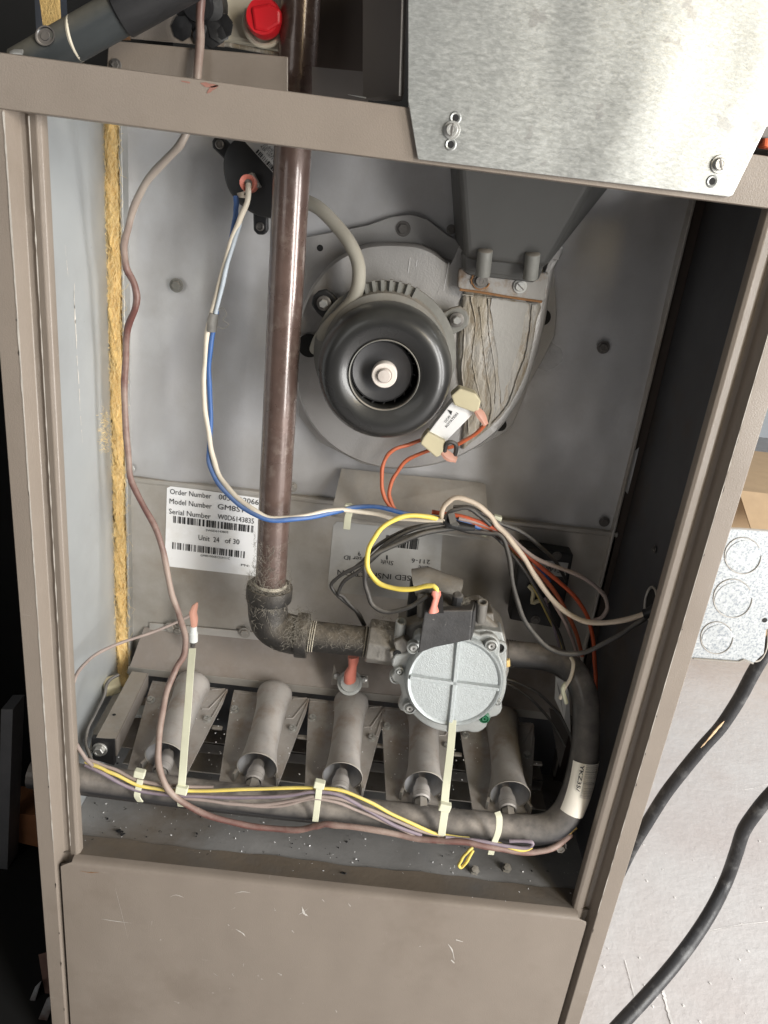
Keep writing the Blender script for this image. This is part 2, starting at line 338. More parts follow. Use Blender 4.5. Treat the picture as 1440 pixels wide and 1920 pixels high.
# ================================================================== SETTING
mb = MB().add([(-4,-3,0),(6,-3,0),(6,6,0),(-4,6,0)], [(0,1,2,3)]); build(mb, 'concrete_floor', M_concrete, sm=0, kind='structure')
fs_ = MB()
for line, w_ in (([(1172,1800),(1180,1830),(1190,1868)], .0012), ([(1243,1855),(1250,1885),(1262,1925)], .0026), ([(1330,1745),(1380,1735),(1440,1728)], .0009), ([(1330,1460),(1390,1480),(1440,1470)], .0007)):
    q = smooth([Pz(x, y, .0012) for x, y in line], 8); v = []
    for p in q: k = w_*random.uniform(.3,1.1); v += [p+Vector((k,-k*.4,0)), p-Vector((k,-k*.4,0))]
    fs_.add(v, [(2*i, 2*i+1, 2*i+3, 2*i+2) for i in range(len(q)-1)])
for _ in range(60):
    p = Pz(random.uniform(1080,1440), random.uniform(1300,1920), .0006); k = random.uniform(.0004,.0013)
    fs_.box((-k,-k,-k*.4),(k,k,k*.4), Matrix.Translation(p)@Matrix.Rotation(random.random()*3,4,'Z'))
build(fs_, 'floor_grit', mat('pale_grit',(.74,.72,.70,1),.8,0,.4,40,bump=.1), sm=0, kind='stuff')
mb = MB().box((-.3,3.4,0),(6,3.5,3)); build(mb, 'far_wall', M_backdrop, sm=0, kind='structure')
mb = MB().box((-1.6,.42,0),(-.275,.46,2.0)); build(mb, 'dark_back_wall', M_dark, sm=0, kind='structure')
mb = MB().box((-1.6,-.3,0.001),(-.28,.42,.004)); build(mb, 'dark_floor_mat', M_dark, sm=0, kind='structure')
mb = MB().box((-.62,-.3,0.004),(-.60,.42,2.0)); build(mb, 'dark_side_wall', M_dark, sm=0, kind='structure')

# ================================================================== CABINET
cab = thing('furnace_cabinet', 'taupe painted steel furnace cabinet with its front door off', 'furnace', (0,0,0))
X0, X1, IN = -.2665, .2665, .235
# jambs: folded profile in plan (x, y), extruded up
def jamb(sgn):
    pr = [(.2685,-.0105),(.2538,-.0105),(.2512,-.004),(.2498,.0015),(.2462,.0026),(.2432,.0),(.2380,-.0012),(.2352,.0),(.2345,.002),(.2345,.008),(.2357,.008),(.2362,.004),(.2425,.0045),(.2500,.0062),(.2540,-.003),(.2672,-.0085),(.2672,.03),(.2685,.03)]
    mb = MB(); lo = [Vector((x*sgn, y, .0)) for x, y in pr]; mb.prism(lo, (0,0,.915)); return mb
build(jamb(-1), 'left_jamb', M_paint, cab, sm=25, bevel=.0006)
build(jamb(1), 'right_jamb', M_paint, cab, sm=25, bevel=.0006)
# top rail with folded lips
a, b, c_, d = P(-70,88,-.0115), P(1540,306,-.0115), P(1540,403,-.0115), P(-70,195,-.0115)
rail = MB()
rail.hexa([d, c_, b, a], [p+Vector((0,.0014,0)) for p in (d, c_, b, a)])
rail.hexa([d+Vector((0,.0014,.0012)), c_+Vector((0,.0014,.0012)), c_+Vector((0,.0014,0)), d+Vector((0,.0014,0))], [p+Vector((0,.012,0)) for p in (d+Vector((0,0,.0012)), c_+Vector((0,0,.0012)), c_, d)])
rail.hexa([a+Vector((0,.0014,0)), b+Vector((0,.0014,0)), b+Vector((0,.0014,-.0012)), a+Vector((0,.0014,-.0012))], [p+Vector((0,.02,0)) for p in (a, b, b+Vector((0,0,-.0012)), a+Vector((0,0,-.0012)))])
build(rail, 'top_rail', M_paint, cab, sm=25, bevel=.0006)
mk = MB()
def smear(pts, w, Y=-.0118):
    q = smooth([P(x, y, Y) for x, y in pts], 4); n = len(q); ws = [w*math.sin(math.pi*(i+.5)/n)*(.7+.6*random.random()) for i in range(n)]
    v = []; [v.extend((p+Vector((0,0,k)), p-Vector((0,0,k)))) for p, k in zip(q, ws)]
    mk.add(v, [(2*i, 2*i+1, 2*i+3, 2*i+2) for i in range(n-1)])
smear([(376,156),(392,160),(410,161)], .0012); smear([(388,174),(396,167),(409,161)], .0016); smear([(340,152),(356,155)], .0005)
build(mk, 'paint_scuff', mat('scuff_red',(.27,.13,.10,1),.5,0,.2,200,bump=.1), cab, sm=0)
# side panels, outside
build(MB().box((-.2672,.0312,0),(-.2658,.5,.948)), 'outer_side_panel', M_paint, cab, sm=0)
build(MB().box((.2658,.0312,0),(.2672,.5,.948)), 'outer_side_panel', M_paint, cab, sm=0)
D = .18
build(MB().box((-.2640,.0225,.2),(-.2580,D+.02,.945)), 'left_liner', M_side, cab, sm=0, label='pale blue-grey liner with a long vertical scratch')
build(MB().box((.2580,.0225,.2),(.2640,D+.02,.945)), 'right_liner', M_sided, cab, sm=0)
# back wall: upper and lower sheets with a step at the seam
nx, nz = 36, 40; bw = MB(); vs = []
for j in range(nz+1):
    for i in range(nx+1):
        x = -.246+.498*i/nx; z = .606+.342*j/nz
        y = D + .0022*math.sin(x*14+1)*math.cos(z*9) + .0013*math.sin(x*37+z*21) + .0009*math.sin(x*61-z*47+2)+.0005*math.sin(x*110+z*13)
        vs.append((x, y, z))
bw.add(vs, [(j*(nx+1)+i, j*(nx+1)+i+1, (j+1)*(nx+1)+i+1, (j+1)*(nx+1)+i) for j in range(nz) for i in range(nx)])
build(bw, 'back_panel', M_wall, cab, sm=60)
lw = MB()
lw.box((-.246, D-.004, .37), (.252, D+.004, .6018))
build(lw, 'lower_back_panel', M_lowwall, cab, sm=0, bevel=.001)
build(MB().box((-.246, D-.0065, .6020), (.252, D+.002, .6075)), 'seam_flange', M_lowwall, cab, sm=0, bevel=.0015)
build(MB().box((-.2455, D-.014, .30), (-.2428, D+.006, .945)), 'corner_flange', M_bolt, cab, sm=0, bevel=.0006, label='bright zinc flange beside the insulation')
build(MB().box((.2445, D-.010, .30), (.2470, D+.006, .945)), 'corner_flange', M_lowwall, cab, sm=0, bevel=.0006)
build(MB().box((.2472, D-.004, .28), (.2575, D+.010, .945)), 'corner_strip', M_dbrown, cab, sm=0)
# floor pan
fp = MB(); vs = []; nx, ny = 60, 24
for j in range(ny+1):
    for i in range(nx+1):
        x = -.2575+.515*i/nx; y = .0015+.2*j/ny
        z = .288 + .0008*math.sin(x*60+y*40)+.0006*math.sin(x*23-y*80) + (.010*max(0,(y-.17))/.03)
        vs.append((x, y, z))
fp.add(vs, [(j*(nx+1)+i, j*(nx+1)+i+1, (j+1)*(nx+1)+i+1, (j+1)*(nx+1)+i) for j in range(ny) for i in range(nx)])
build(fp, 'floor_pan', M_pan, cab, sm=60)
build(MB().box((-.2575,.195,.28),(.2575,.2,.38)), 'rear_baffle', M_sided, cab, sm=0)
lipm = MB(); vs = []
for j in range(9):
    t = j/8; y = -.0005+.023*t; z = .2895+.0012*(1-t)**2
    for i in range(41): vs.append((-.2575+.515*i/40, y+(.0010*math.sin(i*.5)+.0008*math.sin(i*1.7))*t, z))
lipm.add(vs, [(j*41+i, j*41+i+1, (j+1)*41+i+1, (j+1)*41+i) for j in range(8) for i in range(40)])
build(lipm, 'pan_front_lip', mat('brown_dusty_lip', (.155,.125,.095,1), .7, .1, .15, 18, bump=.3, bs=200, stain=(.12,.115,.11,1), stain_s=6, stain_t=.55), cab, sm=60, label='brown dusty front lip of the floor pan')
# debris in the pan: crumbs and flakes
db = MB()
for _ in range(260):
    x = random.uniform(-.25,.25); y = random.uniform(.0,.16)
    s = random.choice((.0002,.0003,.0004,.0007)); a = random.random()*3
    db.box((-s,-s*.7,-s*.3),(s,s*.7,s*.5), Matrix.Translation((x,y,.2895))@Matrix.Rotation(a,4,'Z')@Matrix.Rotation(a*2,4,'X'))
build(db, 'pale_crumbs', M_label, cab, sm=0, kind='stuff')
db = MB()
for _ in range(230):
    x = -.25+.5*random.random()**1.5; y = random.uniform(.0,.16)
    s = random.choice((.0003,.0005,.0007,.0011)); a = random.random()*3
    db.box((-s,-s*.7,-s*.3),(s,s*.7,s*.3), Matrix.Translation((x,y,.2892))@Matrix.Rotation(a,4,'Z')@Matrix.Rotation(a*.3,4,'X'))
for px, py in ((222,1558),(230,1565),(645,1638),(226,1560)):
    p = Pz(px, py, .290)
    for k in range(2): db.box((-.0028,-.0007,-.0002),(.0028,.0007,.0003), Matrix.Translation(p+Vector((0,0,.001*k)))@Matrix.Rotation(random.random()*3,4,'Z')@Matrix.Rotation(.4,4,'Y'))
build(db, 'dark_crumbs', M_blk, cab, sm=0, kind='stuff')
# lower door panel: front face + rounded top lip, sits between jambs
lp = MB()
prof = [(-.0100,0)]
prof = [(-.0095,-.30),(-.0095,-.006),(-.0098,-.003),(-.0080,-.0005),(-.004,.0012),(.0015,.0020),(.0015,.0008),(-.004,.0),(-.0068,-.0018),(-.0078,-.004),(-.0082,-.0065),(-.0082,-.30)]
def lipx(z, side, top):
    return side*(.2490 if side < 0 else .2470)
zt = .2885
L_ = [Vector((-.2490+(.010 if (zz > -.002) else (.003 if zz > -.004 else 0)), y, zt+zz)) for y, zz in prof]
R_ = [Vector((.2470-(.008 if (zz > -.002) else (.003 if zz > -.004 else 0)), y, zt-.001+zz)) for y, zz in prof]
n = len(prof)
lp.add(L_+R_, [tuple(range(n-1,-1,-1)), tuple(range(n, 2*n))]+[(i, (i+1)%n, (i+1)%n+n, i+n) for i in range(n)])
lpo = build(lp, 'lower_door_panel', M_paint, cab, sm=50)
sc = MB()
def scr(pts, w, Y=-.0098, m=mk):
    q = smooth([P(x, y, Y) for x, y in pts], 4); n = len(q); v = []
    for i, p in enumerate(q):
        k = .7*w*math.sin(math.pi*(i+.5)/n)*(.5+random.random()); v += [p+Vector((k*.5,0,k)), p-Vector((k*.5,0,k))]
    sc.add(v, [(2*i, 2*i+1, 2*i+3, 2*i+2) for i in range(n-1)])
scr([(190,1723),(215,1727),(247,1731)], .0004); scr([(318,1682),(330,1678),(345,1683)], .0004); scr([(440,1675),(455,1672),(470,1674)], .0005)
scr([(566,1700),(570,1712),(578,1718)], .0016); scr([(560,1715),(572,1708),(580,1700)], .0012); scr([(442,1742),(455,1750),(460,1756)], .0008)
scr([(840,1770),(848,1782),(852,1800)], .0008); scr([(855,1762),(868,1766)], .0008); scr([(846,1800),(852,1806)], .001); scr([(216,1665),(225,1700),(240,1760)], .0002)
for _ in range(28):
    x = random.gauss(480,160); y = random.uniform(1660,1900)
    if 160 < x < 1030: scr([(x,y),(x+random.uniform(-4,4),y+random.uniform(-3,3)),(x+random.uniform(-6,6),y+random.uniform(-6,6))], random.uniform(.0002,.0005))
build(sc, 'door_scratches', mat('scratch_grey',(.56,.53,.49,1),.5,0,.1,60,bump=0), lpo, sm=0, kind='stuff')
sc = MB(); scr([(150,1633),(168,1636),(186,1636)], .0006); build(sc, 'rust_mark', M_rust, lpo, sm=0)
sc = MB(); scr([(130,1590),(134,1592)], .0001)
# jamb shiny wear lines
wl = MB()
for sgn, x, yo, w, z0, z1 in ((-1,.2538,-.0098,.0006,.30,.912),(-1,.2428,.0006,.0005,.30,.912),(1,.2538,-.0098,.00022,.3,.9)):
    pts = []; n = 90
    v = []
    for i in range(n+1):
        z = z0+(z1-z0)*i/n; k = w*random.uniform(.15,1.3); v += [Vector((sgn*x-k, yo-.0011, z)), Vector((sgn*x+k, yo-.0011, z))]
    wl.add(v, [(2*i, 2*i+1, 2*i+3, 2*i+2) for i in range(n)])
build(wl, 'edge_wear', mat('rubbed_paint', (.46,.43,.385,1), .4, 0, .2, 90, bump=.1), cab, sm=0, kind='stuff')
# scratch on the left liner
sw = MB()
def lscr(pts, w):
    q = smooth([Px(x, y, -.2577) for x, y in pts], 6); n = len(q); v = []
    for i, p in enumerate(q):
        k = w*(.2+random.random())*(.3+.7*math.sin(math.pi*i/n)); v += [p+Vector((0,k,0)), p-Vector((0,k,0))]
    for i in range(n-1):
        if random.random() < .85: sw.add([v[2*i], v[2*i+1], v[2*i+3], v[2*i+2]], [(0,1,2,3)])
lscr([(140,530),(139,560),(141,590),(143,640),(145,680),(148,720),(151,780),(155,830)], .0009); lscr([(139,545),(141,600),(144,640)], .0012)
lscr([(122,460),(126,500),(128,520)], .0005); lscr([(172,462),(174,478)], .0006)
M_wear = mat('worn_edge', (.66,.62,.56,1), .4, 0, .2, 90, bump=.1)
build(sw, 'liner_scratch', M_wear, cab, sm=0, kind='stuff')
ch = MB()
for _ in range(26):
    sg = random.choice((-1,-1,1)); z = random.uniform(.02,.9); p = Vector((sg*(.2540+random.uniform(0,.0006)), -.01075, z)); h = random.uniform(.0006,.004)
    ch.add([p+Vector((0,0,-h)), p+Vector((random.uniform(.0003,.0010),0,-h*.3)), p+Vector((random.uniform(.0002,.0008),0,h*.5)), p+Vector((0,0,h)), p+Vector((-random.uniform(.0001,.0008),0,.0))], [(0,1,2,3,4)])
build(ch, 'paint_chips', M_dbrown, cab, sm=0, kind='stuff')
# insulation strip
ins = MB(); vs = []; n = 260; m_ = 10
for j in range(n+1):
    z = .36+.585*j/n
    wl_ = .2575+0*.1; wr = -.2462+.0010*math.sin(z*40)+.0008*math.sin(z*97)+random.uniform(-.0006,.0006)
    for i in range(m_+1):
        t = i/m_; x = -.2605*(1-t)+wr*t
        if i == 0: x = -.2605+.0006*math.sin(z*55)
        y = .172-.0075*math.sin(math.pi*t)**.6 + random.uniform(-.0014,.0014)+.0012*math.sin(z*70+t*5)+.001*math.sin(z*190+t*9)
        vs.append((x, y, z))
ins.add(vs, [(j*(m_+1)+i, j*(m_+1)+i+1, (j+1)*(m_+1)+i+1, (j+1)*(m_+1)+i) for j in range(n) for i in range(m_)])
io = build(ins, 'insulation_strip', M_insul, cab, sm=80, label='yellow fibreglass insulation strip in the rear left corner')
fb = MB()
for _ in range(2600):
    z = random.uniform(.38,.94); x = random.uniform(-.2590,-.2455); y = .1652+random.uniform(-.0015,.002); l = random.uniform(.004,.013)
    d = Vector((random.gauss(0,.45), -random.uniform(0,.35), random.choice((-1,1)))).normalized(); k = Vector((random.gauss(0,1), -abs(random.gauss(0,.5)), random.gauss(0,.6)))*l*.22
    p = Vector((x,y,z)); q = p+d*l; q.y = max(q.y, .160)
    fb.tube([p, p.lerp(q,.5)+k, q], .00012, 3, False)
for _ in range(110):
    p = Px(random.gauss(193,5), random.uniform(770,850), -.2565); q = p+Vector((random.uniform(.0,.001),random.uniform(-.006,.006),random.uniform(-.006,.006)))
    fb.tube([p, (p+q)/2+Vector((.0015,.002,0)), q], .0001, 3, False)
build(fb, 'insulation_fibres', mat('glass_fibres', (.95,.74,.38,1), .9, 0, .1, 60, bump=0), io, sm=0, kind='stuff')

# bolts on the back wall
def hexbolt(px, py, Y, rpx, m, parent, name='bolt', axis=(0,-1,0), washer=True, hgt=None, slot=False, label=None, at=None):
    c = at or P(px, py, Y); r = R(px, py, Y, rpx); ax = Vector(axis).normalized(); h = hgt or r*.5
    mb = MB()
    if washer: mb.lathe([(0,0),(r,0),(r,h*.25),(r*.95,h*.32),(0,h*.32)], c, ax, 20)
    rr = r*.70 if washer else r
    mb.lathe([(rr,h*.2),(rr,h*.85),(rr*.88,h),(rr*.55,h),(rr*.5,h*.92),(0,h*.92)], c, ax, 6 if not slot else 20, a0=.3, a1=.3+2*math.pi)
    if slot:
        u = ax.orthogonal().normalized(); w = ax.cross(u)
    o = build(mb, name, m, parent, sm=30, label=label)
    if slot:
        d_ = (u*math.cos(slot)+w*math.sin(slot)); e = ax.cross(d_)
        s = MB(); t = h*1.02
        q = [c+ax*t+d_*rr*.95*i+e*rr*.13*j for i, j in ((-1,-1),(1,-1),(1,1),(-1,1))]
        s.prism(q, -ax*h*.2); build(s, 'slot', M_dbolt, o, sm=0)
    return o
for px, py, r, m in ((331,535,13,M_stator),(1131,651,12,M_dbolt),(548,913,10,M_barsteel),(243,879,10,M_bolt),(1133,978,10,M_dbolt)):
    hexbolt(px, py, D-.004, r, m, cab)
# right wall grommet hole ring and marks
hc = Px(1222,1131,.2565)
g = MB(); ring = []
for i in range(33):
    a = 2*math.pi*i/32; ring.append(hc+Vector((-.001, math.cos(a)*.0135, math.sin(a)*.0145)))
g.tube(ring, .0011, 8, False); build(g, 'grommet', M_lowwall, cab)
g = MB().lathe([(0,0),(.0130,0)], hc+Vector((-.0002,0,0)), (1,0,0), 24); build(g, 'grommet_hole', M_dark, cab)
for px, py in ((1115,1450),(1230,1031),(1225,1032)):
    pass
for px, py in ((1227,1030),(1270,980)):
    c = Px(px, py, .2568); hexbolt(px, py, 0, 9, M_dbolt, cab, 'rivet', (-1,0,0), at=c)
# machine screws in the floor pan front
for px, py in ((890,1632),(950,1628),(196,1487)):
    c = Pz(px, py, .290); hexbolt(px, py, 0, 1, M_stator, cab, 'screw', (0,-.4,1), at=c, hgt=.005) if False else None
    mb = MB().lathe([(0,0),(.005,0),(.005,.001),(.0032,.0012),(.0032,.0045),(0,.005)], c, (-.1,-.5,.8), 6); build(mb, 'screw', M_stator, cab, sm=30)

# upper compartment behind rail
build(MB().box((-.257,.36,.93),(.257,.365,1.5)), 'upper_back_wall', M_dark, cab, sm=0)
p = [P(203,75,.06), P(540,106,.06), P(540,240,.06), P(196,190,.06)]
o = build(MB().prism(p, (0,.0015,0)), 'divider_plate', M_paint, cab, sm=0, bevel=.0008)
hexbolt(217,122,.059,11, M_dbolt, cab)
p = [P(200,68,.09), P(420,88,.09), P(420,-80,.09), P(240,-80,.09)]
build(MB().prism(p, (0,.0015,0)), 'blower_deck_plate', M_paint, cab, sm=0)
p = [P(585,125,.07), P(690,135,.07), P(690,230,.07), P(585,220,.07)]
build(MB().prism(p, (0,.002,0)), 'dark_plate', M_shed, cab, sm=0)
p = [P(585,-60,.14), P(700,-60,.14), P(700,145,.14), P(585,135,.14)]
build(MB().prism(p, (0,.002,0)), 'dark_plate', M_dbrown, cab, sm=0)
p = [P(205,90,.10), P(205,-80,.10), P(180,-80,.10), P(180,90,.1)]

# ================================================================== control box cover
YC = -.0145
ccv = thing('control_box_cover', 'galvanised steel cover plate with two slotted screws, over the top rail', 'cover plate', P(1000,300,YC))
out = [P(765,-60,YC), P(765,188,YC), P(783,297,YC), P(786,299,YC), P(1366,369,YC), P(1374,366,YC), P(1437,238,YC), P(1520,215,YC), P(1520,-60,YC)]
cv = MB().prism(out, (0,.0014,0)); co = build(cv, 'cover_plate', M_galv, ccv, sm=0, bevel=.0004)
fl = MB().hexa([P(765,-60,YC+.0015), P(765,186,YC+.0015), P(765,186,YC+.0015)+Vector((.0014,0,0)), P(765,-60,YC+.0015)+Vector((.0014,0,0))],
               [P(765,-60,YC+.0015)+Vector((0,.09,0)), P(765,186,YC+.0015)+Vector((0,.09,0)), P(765,186,YC+.0015)+Vector((.0014,.09,0)), P(765,-60,YC+.0015)+Vector((.0014,.09,0))])
build(fl, 'folded_side', M_galv, ccv, sm=0)
# body of the box behind the cover
a1 = P(770,-60,YC+.0016); a2 = P(770,180,YC+.0016)
bx = MB().box((a2.x+.002, YC+.002, P(770,184,0).z+.0), (.262, .12, a1.z+.05)); build(bx, 'control_box', M_shed, ccv, sm=0, bevel=.001)
for px, py, sl in ((847,244,.75),(1348,308,1.2)):
    hexbolt(px, py, YC, 16, M_bolt, ccv, 'screw', slot=sl, hgt=.0035)
for px, py in ((854,221),(845,271),(1335,340)):
    rr = R(px,py,YC,6); mb = MB().lathe([(rr*1.9,0),(rr*1.5,.0007),(rr*1.05,.0003)], P(px,py,YC-.0002), (0,-1,0), 20); s_ = build(mb, 'slot_rim', M_galv, ccv)
    mb = MB().lathe([(0,0),(rr*1.05,0)], P(px,py,YC-.0005), (0,-1,0), 20); build(mb, 'slot_hole', M_dark, ccv)
bk = MB()
q = [P(680,-60,.02), P(680,187,.02), P(752,190,.0), P(758,176,-.004), P(766,-60,-.004)]
bk.prism(q, (0,.002,0)); solo_b = thing('side_bracket', 'dark taupe folded bracket left of the galvanised cover', 'bracket', P(700,187,.02))
build(bk, 'bracket_plate', M_shed, solo_b, sm=0, bevel=.001)
build(MB().tube([P(757,-60,-.0055), P(750,180,-.0055)], .0009, 6), 'lit_edge', M_lowwall, solo_b)  # pale tube draws the light catching the bracket's edge
build(MB().prism([P(652,177,.018), P(700,184,.018), P(752,190,.004), P(700,188,.018)], (0,.001,0)), 'foot_strip', M_bolt, solo_b, sm=0)

# ================================================================== top left: drain pipe, ivory collector, red cap
dp = thing('drain_pipe', 'black plastic drain pipe crossing the upper left corner', 'pipe', P(90,100,.03))
A, B_ = P(40,130,.03), P(420,-85,.03)
rr = R(150,80,.03,37)
build(MB().tube([A, A.lerp(B_,.5), B_], rr, 28), 'pipe', mat('drain_black', (.035,.04,.042,1), .45, 0, .2, 20, bump=.05, dust=.95, dustcol=(.24,.22,.17,1), dts=25), dp)
mid = A.lerp(B_,.5)
build(MB().tube([mid+ (B_-A)*.0, mid+(B_-A)*.55], rr*1.14, 28), 'coupling', M_blk, dp, bevel=.001)
rg = MB(); ax = (B_-A).normalized(); c = P(142,62,.03)
c = A+ax*((P(140,65,.03)-A).dot(ax))
build(MB().lathe([(rr*1.01,-.0012),(rr*1.045,0),(rr*1.01,.0012)], c, ax+Vector((.25,0,-.25)), 36), 'glue_ring', M_ivory, dp)
sc_c = P(101,80,.03)-Vector((0,rr*.93,-rr*.1))
build(MB().lathe([(.0064,.0),(.0064,.0008),(.0056,.0008),(.0050,.0002),(.0030,.0002),(.0028,.0006),(0,.0006)], sc_c, (-.05,-1,.35), 24), 'round_stamp', M_manif, dp)
solo(MB().tube([P(20,101,.012), P(28,97,.012), P(42,98,.012)], .0022, 8, flat=.5), 'foil_scrap', M_bolt, 'small shiny foil scrap on the rail below the drain pipe', 'foil', P(30,98,.012))
co = thing('drain_collector', 'ivory plastic drain collector fitting behind the red cap', 'collector', P(460,80,.11))
pts = [(330,-60),(430,-60),(545,-60),(545,100),(505,92),(478,84),(440,78),(400,74),(352,74)]
build(MB().prism([P(x,y,.105) for x, y in pts], (0,.012,0)), 'collector_body', M_ivory, co, sm=0, bevel=.003)
rim = []; c = P(497,42,.10)
for i in range(25):
    a = math.radians(-30+240*i/24); rim.append(P(497+38*math.cos(a), 40+46*math.sin(a), .098))
build(MB().tube(rim, R(497,40,.1,5), 8), 'rim', M_ivory, co)
build(MB().tube([P(352,78,.101), P(430,84,.101), P(545,106,.101)], R(450,90,.1,4), 8), 'stained_lip', M_corr, co)
rc = thing('rubber_plug', 'bright red rubber plug plugging the ivory collector', 'plug', P(495,45,.09))
cc_ = P(497,38,.095); r0 = R(497,38,.09,33)
build(MB().lathe([(r0*.6,-.002),(r0,0),(r0*1.03,.006),(r0*.92,.010),(0,.011)], cc_, (0,-1,.05), 32), 'cap_disc', M_rcap, rc)
q = [P(470,12,.083), P(503,5,.083), P(526,17,.083), P(526,44,.083), P(500,60,.083), P(476,56,.083)]
build(MB().prism(q, (0,.008,0)), 'grip', M_rcap, rc, sm=0, bevel=.002)
bf = thing('black_fitting', 'black rubber drain fitting between the drain pipe and the red cap', 'fitting', P(378,40,.09))
c = P(378,10,.095); r1 = R(378,10,.09,48)
build(MB().lathe([(0,.014),(r1*.55,.014),(r1*.62,.010),(r1*.95,.008),(r1,.002),(r1,-.004)], c, (0,-1,-.2), 36), 'socket', M_blk, bf)
mb = MB()
for i in range(7):
    a = random.uniform(0,3.1); p = P(378+50*math.cos(a), 18+52*math.sin(a), .088)
    mb.lathe([(0,.0015),(.004,.001),(.008,0)], p, (random.uniform(-.4,.4),-1,random.uniform(-.3,.3)), 7)
build(mb, 'sealant_lumps', M_blk, bf, sm=20)
solo(MB().prism([P(206,72,.085),P(236,58,.085),P(240,72,.085)], (0,.006,0)), 'orange_sealant', M_rust, 'orange brown crumb of old sealant beside the drain pipe', 'sealant', P(220,70,.085), sm=0)
# posts in the top left corner
solo(MB().box((P(68,60,.16).x,.16,.93),(P(108,60,.16).x,.18,1.4)), 'grey_post', mat('blue_grey_post',(.05,.058,.075,1),.4,.2,.2,20,bump=.05), 'dark blue-grey upright post in the top left corner', 'post', P(90,90,.17), sm=0)
solo(MB().hexa([P(70,60,.14),P(100,60,.14),P(88,-60,.14),P(58,-60,.14)],[P(70,60,.15),P(100,60,.15),P(88,-60,.15),P(58,-60,.15)]) if False else
     MB().prism([P(66,-60,.13),P(106,-60,.13),P(118,72,.13),P(72,50,.13)][::-1], (0,.004,0)), 'tan_strip', M_insul, 'yellow brown insulation strip above the drain pipe', 'insulation', P(100,50,.13), sm=0) if False else None
solo(MB().prism([P(66,-60,.128),P(105,-60,.128),P(113,80,.128),P(82,60,.128)][::-1], (0,.004,0)), 'yellow_strip', M_insul, 'yellow brown insulation strip seen above the drain pipe', 'insulation', P(95,60,.13), sm=0)

# ================================================================== inducer blower
YB = .145
ind = thing('inducer_blower', 'round steel draft inducer blower with glossy black motor shroud', 'blower', P(740,880,.17))
# gasket plate
gp = [(560,447),(640,432),(690,422),(735,406),(770,402),(800,410),(838,440),(862,452),(1030,470),(1040,520),(1044,590),(1040,630),(1020,670),(990,725),(975,765),(962,795),(945,812),(900,838),(820,868),(740,880),(680,870),(600,830),(560,780),(552,700),(556,560)]
build(MB().prism([P(x,y,.172) for x, y in gp], (0,.0025,0)), 'mounting_plate', M_house, ind, sm=0, bevel=.0006)
for px, py, r in ((600,465,6),(1018,595,15),(938,797,12)):
    build(MB().lathe([(0,0),(R(px,py,.17,r),0)], P(px,py,.1716), (0,-1,0), 20), 'mount_hole', M_dark, ind)
hexbolt(756,429,.172,14, M_dbolt, ind)
hexbolt(846,430,.172,9, M_dbolt, ind)
# volute
hc_ = P(735,668,YB); 
prof = []
vol = MB(); seg = 72
def vr(a):   # outline in pixels around the centre (735,668): a in degrees, clockwise from east
    a %= 360
    tab = [(0,262),(20,245),(40,226),(60,214),(90,213),(120,206),(150,196),(180,184),(210,188),(240,200),(262,210),(275,206),(288,196),(300,190),(310,200),(322,225),(335,262),(345,275),(360,262)]
    for (x0,y0),(x1,y1) in zip(tab, tab[1:]):
        if x0 <= a <= x1: return y0+(y1-y0)*(a-x0)/(x1-x0)
    return 200
body = [(735,455),(780,458),(812,470),(838,488),(855,490),(862,470),(868,452),(900,452),(1052,455),(1044,500),(1034,545),(1026,600),(1010,665),(988,730),(962,775),(930,815),(880,850),(820,873),(750,882),(690,874),(640,852),(600,820),(572,780),(556,735),(552,680),(556,620),(568,570),(592,525),(626,488),(672,463),(705,456)]
def sm_closed(pts, n=3):
    m = len(pts); out = []
    for i in range(m):
        a, b, c, d = [Vector((*pts[(i+k) % m], 0)) for k in (-1,0,1,2)]
        for j in range(n):
            t = j/n; v = .5*((2*b)+(c-a)*t+(2*a-5*b+4*c-d)*t*t+(3*b-a-3*c+d)*t**3); out.append((v.x, v.y))
    return out
bs = sm_closed(body, 4); cx, cy = 760, 670
def inset(pts, k): return [(cx+(x-cx)*(1-k), cy+(y-cy)*(1-k)) for x, y in pts]
rings = [( 0, .171), (.0, YB+.008), (.008, YB+.003), (.028, YB), (.10, YB-.0005), (.45, YB-.001)]
vs = []
for k, Y in rings: vs += [P(x, y, Y) if i > 99 else P(x, y, Y) for i, (x, y) in enumerate(inset(bs, k))]
# keep walls straight back: outline taken at the front plane, back rings pushed along Y
n = len(bs); front = [P(x, y, YB) for x, y in bs]; cF = P(cx, cy, YB); vs = []
for k, Y in rings:
    for p in front:
        q = cF+(p-cF)*(1-k); q.y = Y; vs.append(q)
vol.add(vs, [(r*n+i, r*n+(i+1)%n, (r+1)*n+(i+1)%n, (r+1)*n+i) for r in range(len(rings)-1) for i in range(n)]+[tuple((len(rings)-1)*n+i for i in range(n))])
build(vol, 'housing', M_house, ind, sm=50)
# corroded outlet face, a raised curved sheet
corr = [(872,545),(930,548),(1012,560),(1006,600),(998,650),(985,700),(966,742),(940,782),(905,812),(880,832),(866,842),(868,800),(872,760),(862,720),(858,660),(862,600)]
def inset2(pts, k):
    mx = sum(p[0] for p in pts)/len(pts); my = sum(p[1] for p in pts)/len(pts)
    return [(mx+(x-mx)*(1-k), my+(y-my)*(1-k)) for x, y in pts]
cs = sm_closed(corr, 2); vs = []; n = len(cs)
for k, Y in ((0, YB-.0012), (.0, YB-.003), (.10, YB-.0052), (.45, YB-.0060)):
    vs += [P(x, y, Y) for x, y in inset2(cs, k)]
build(MB().add(vs, [(r*n+i, r*n+(i+1)%n, (r+1)*n+(i+1)%n, (r+1)*n+i) for r in range(3) for i in range(n)]+[tuple(3*n+i for i in range(n))]), 'outlet_face', M_corr, ind, sm=60, label='outlet face streaked with brown corrosion')
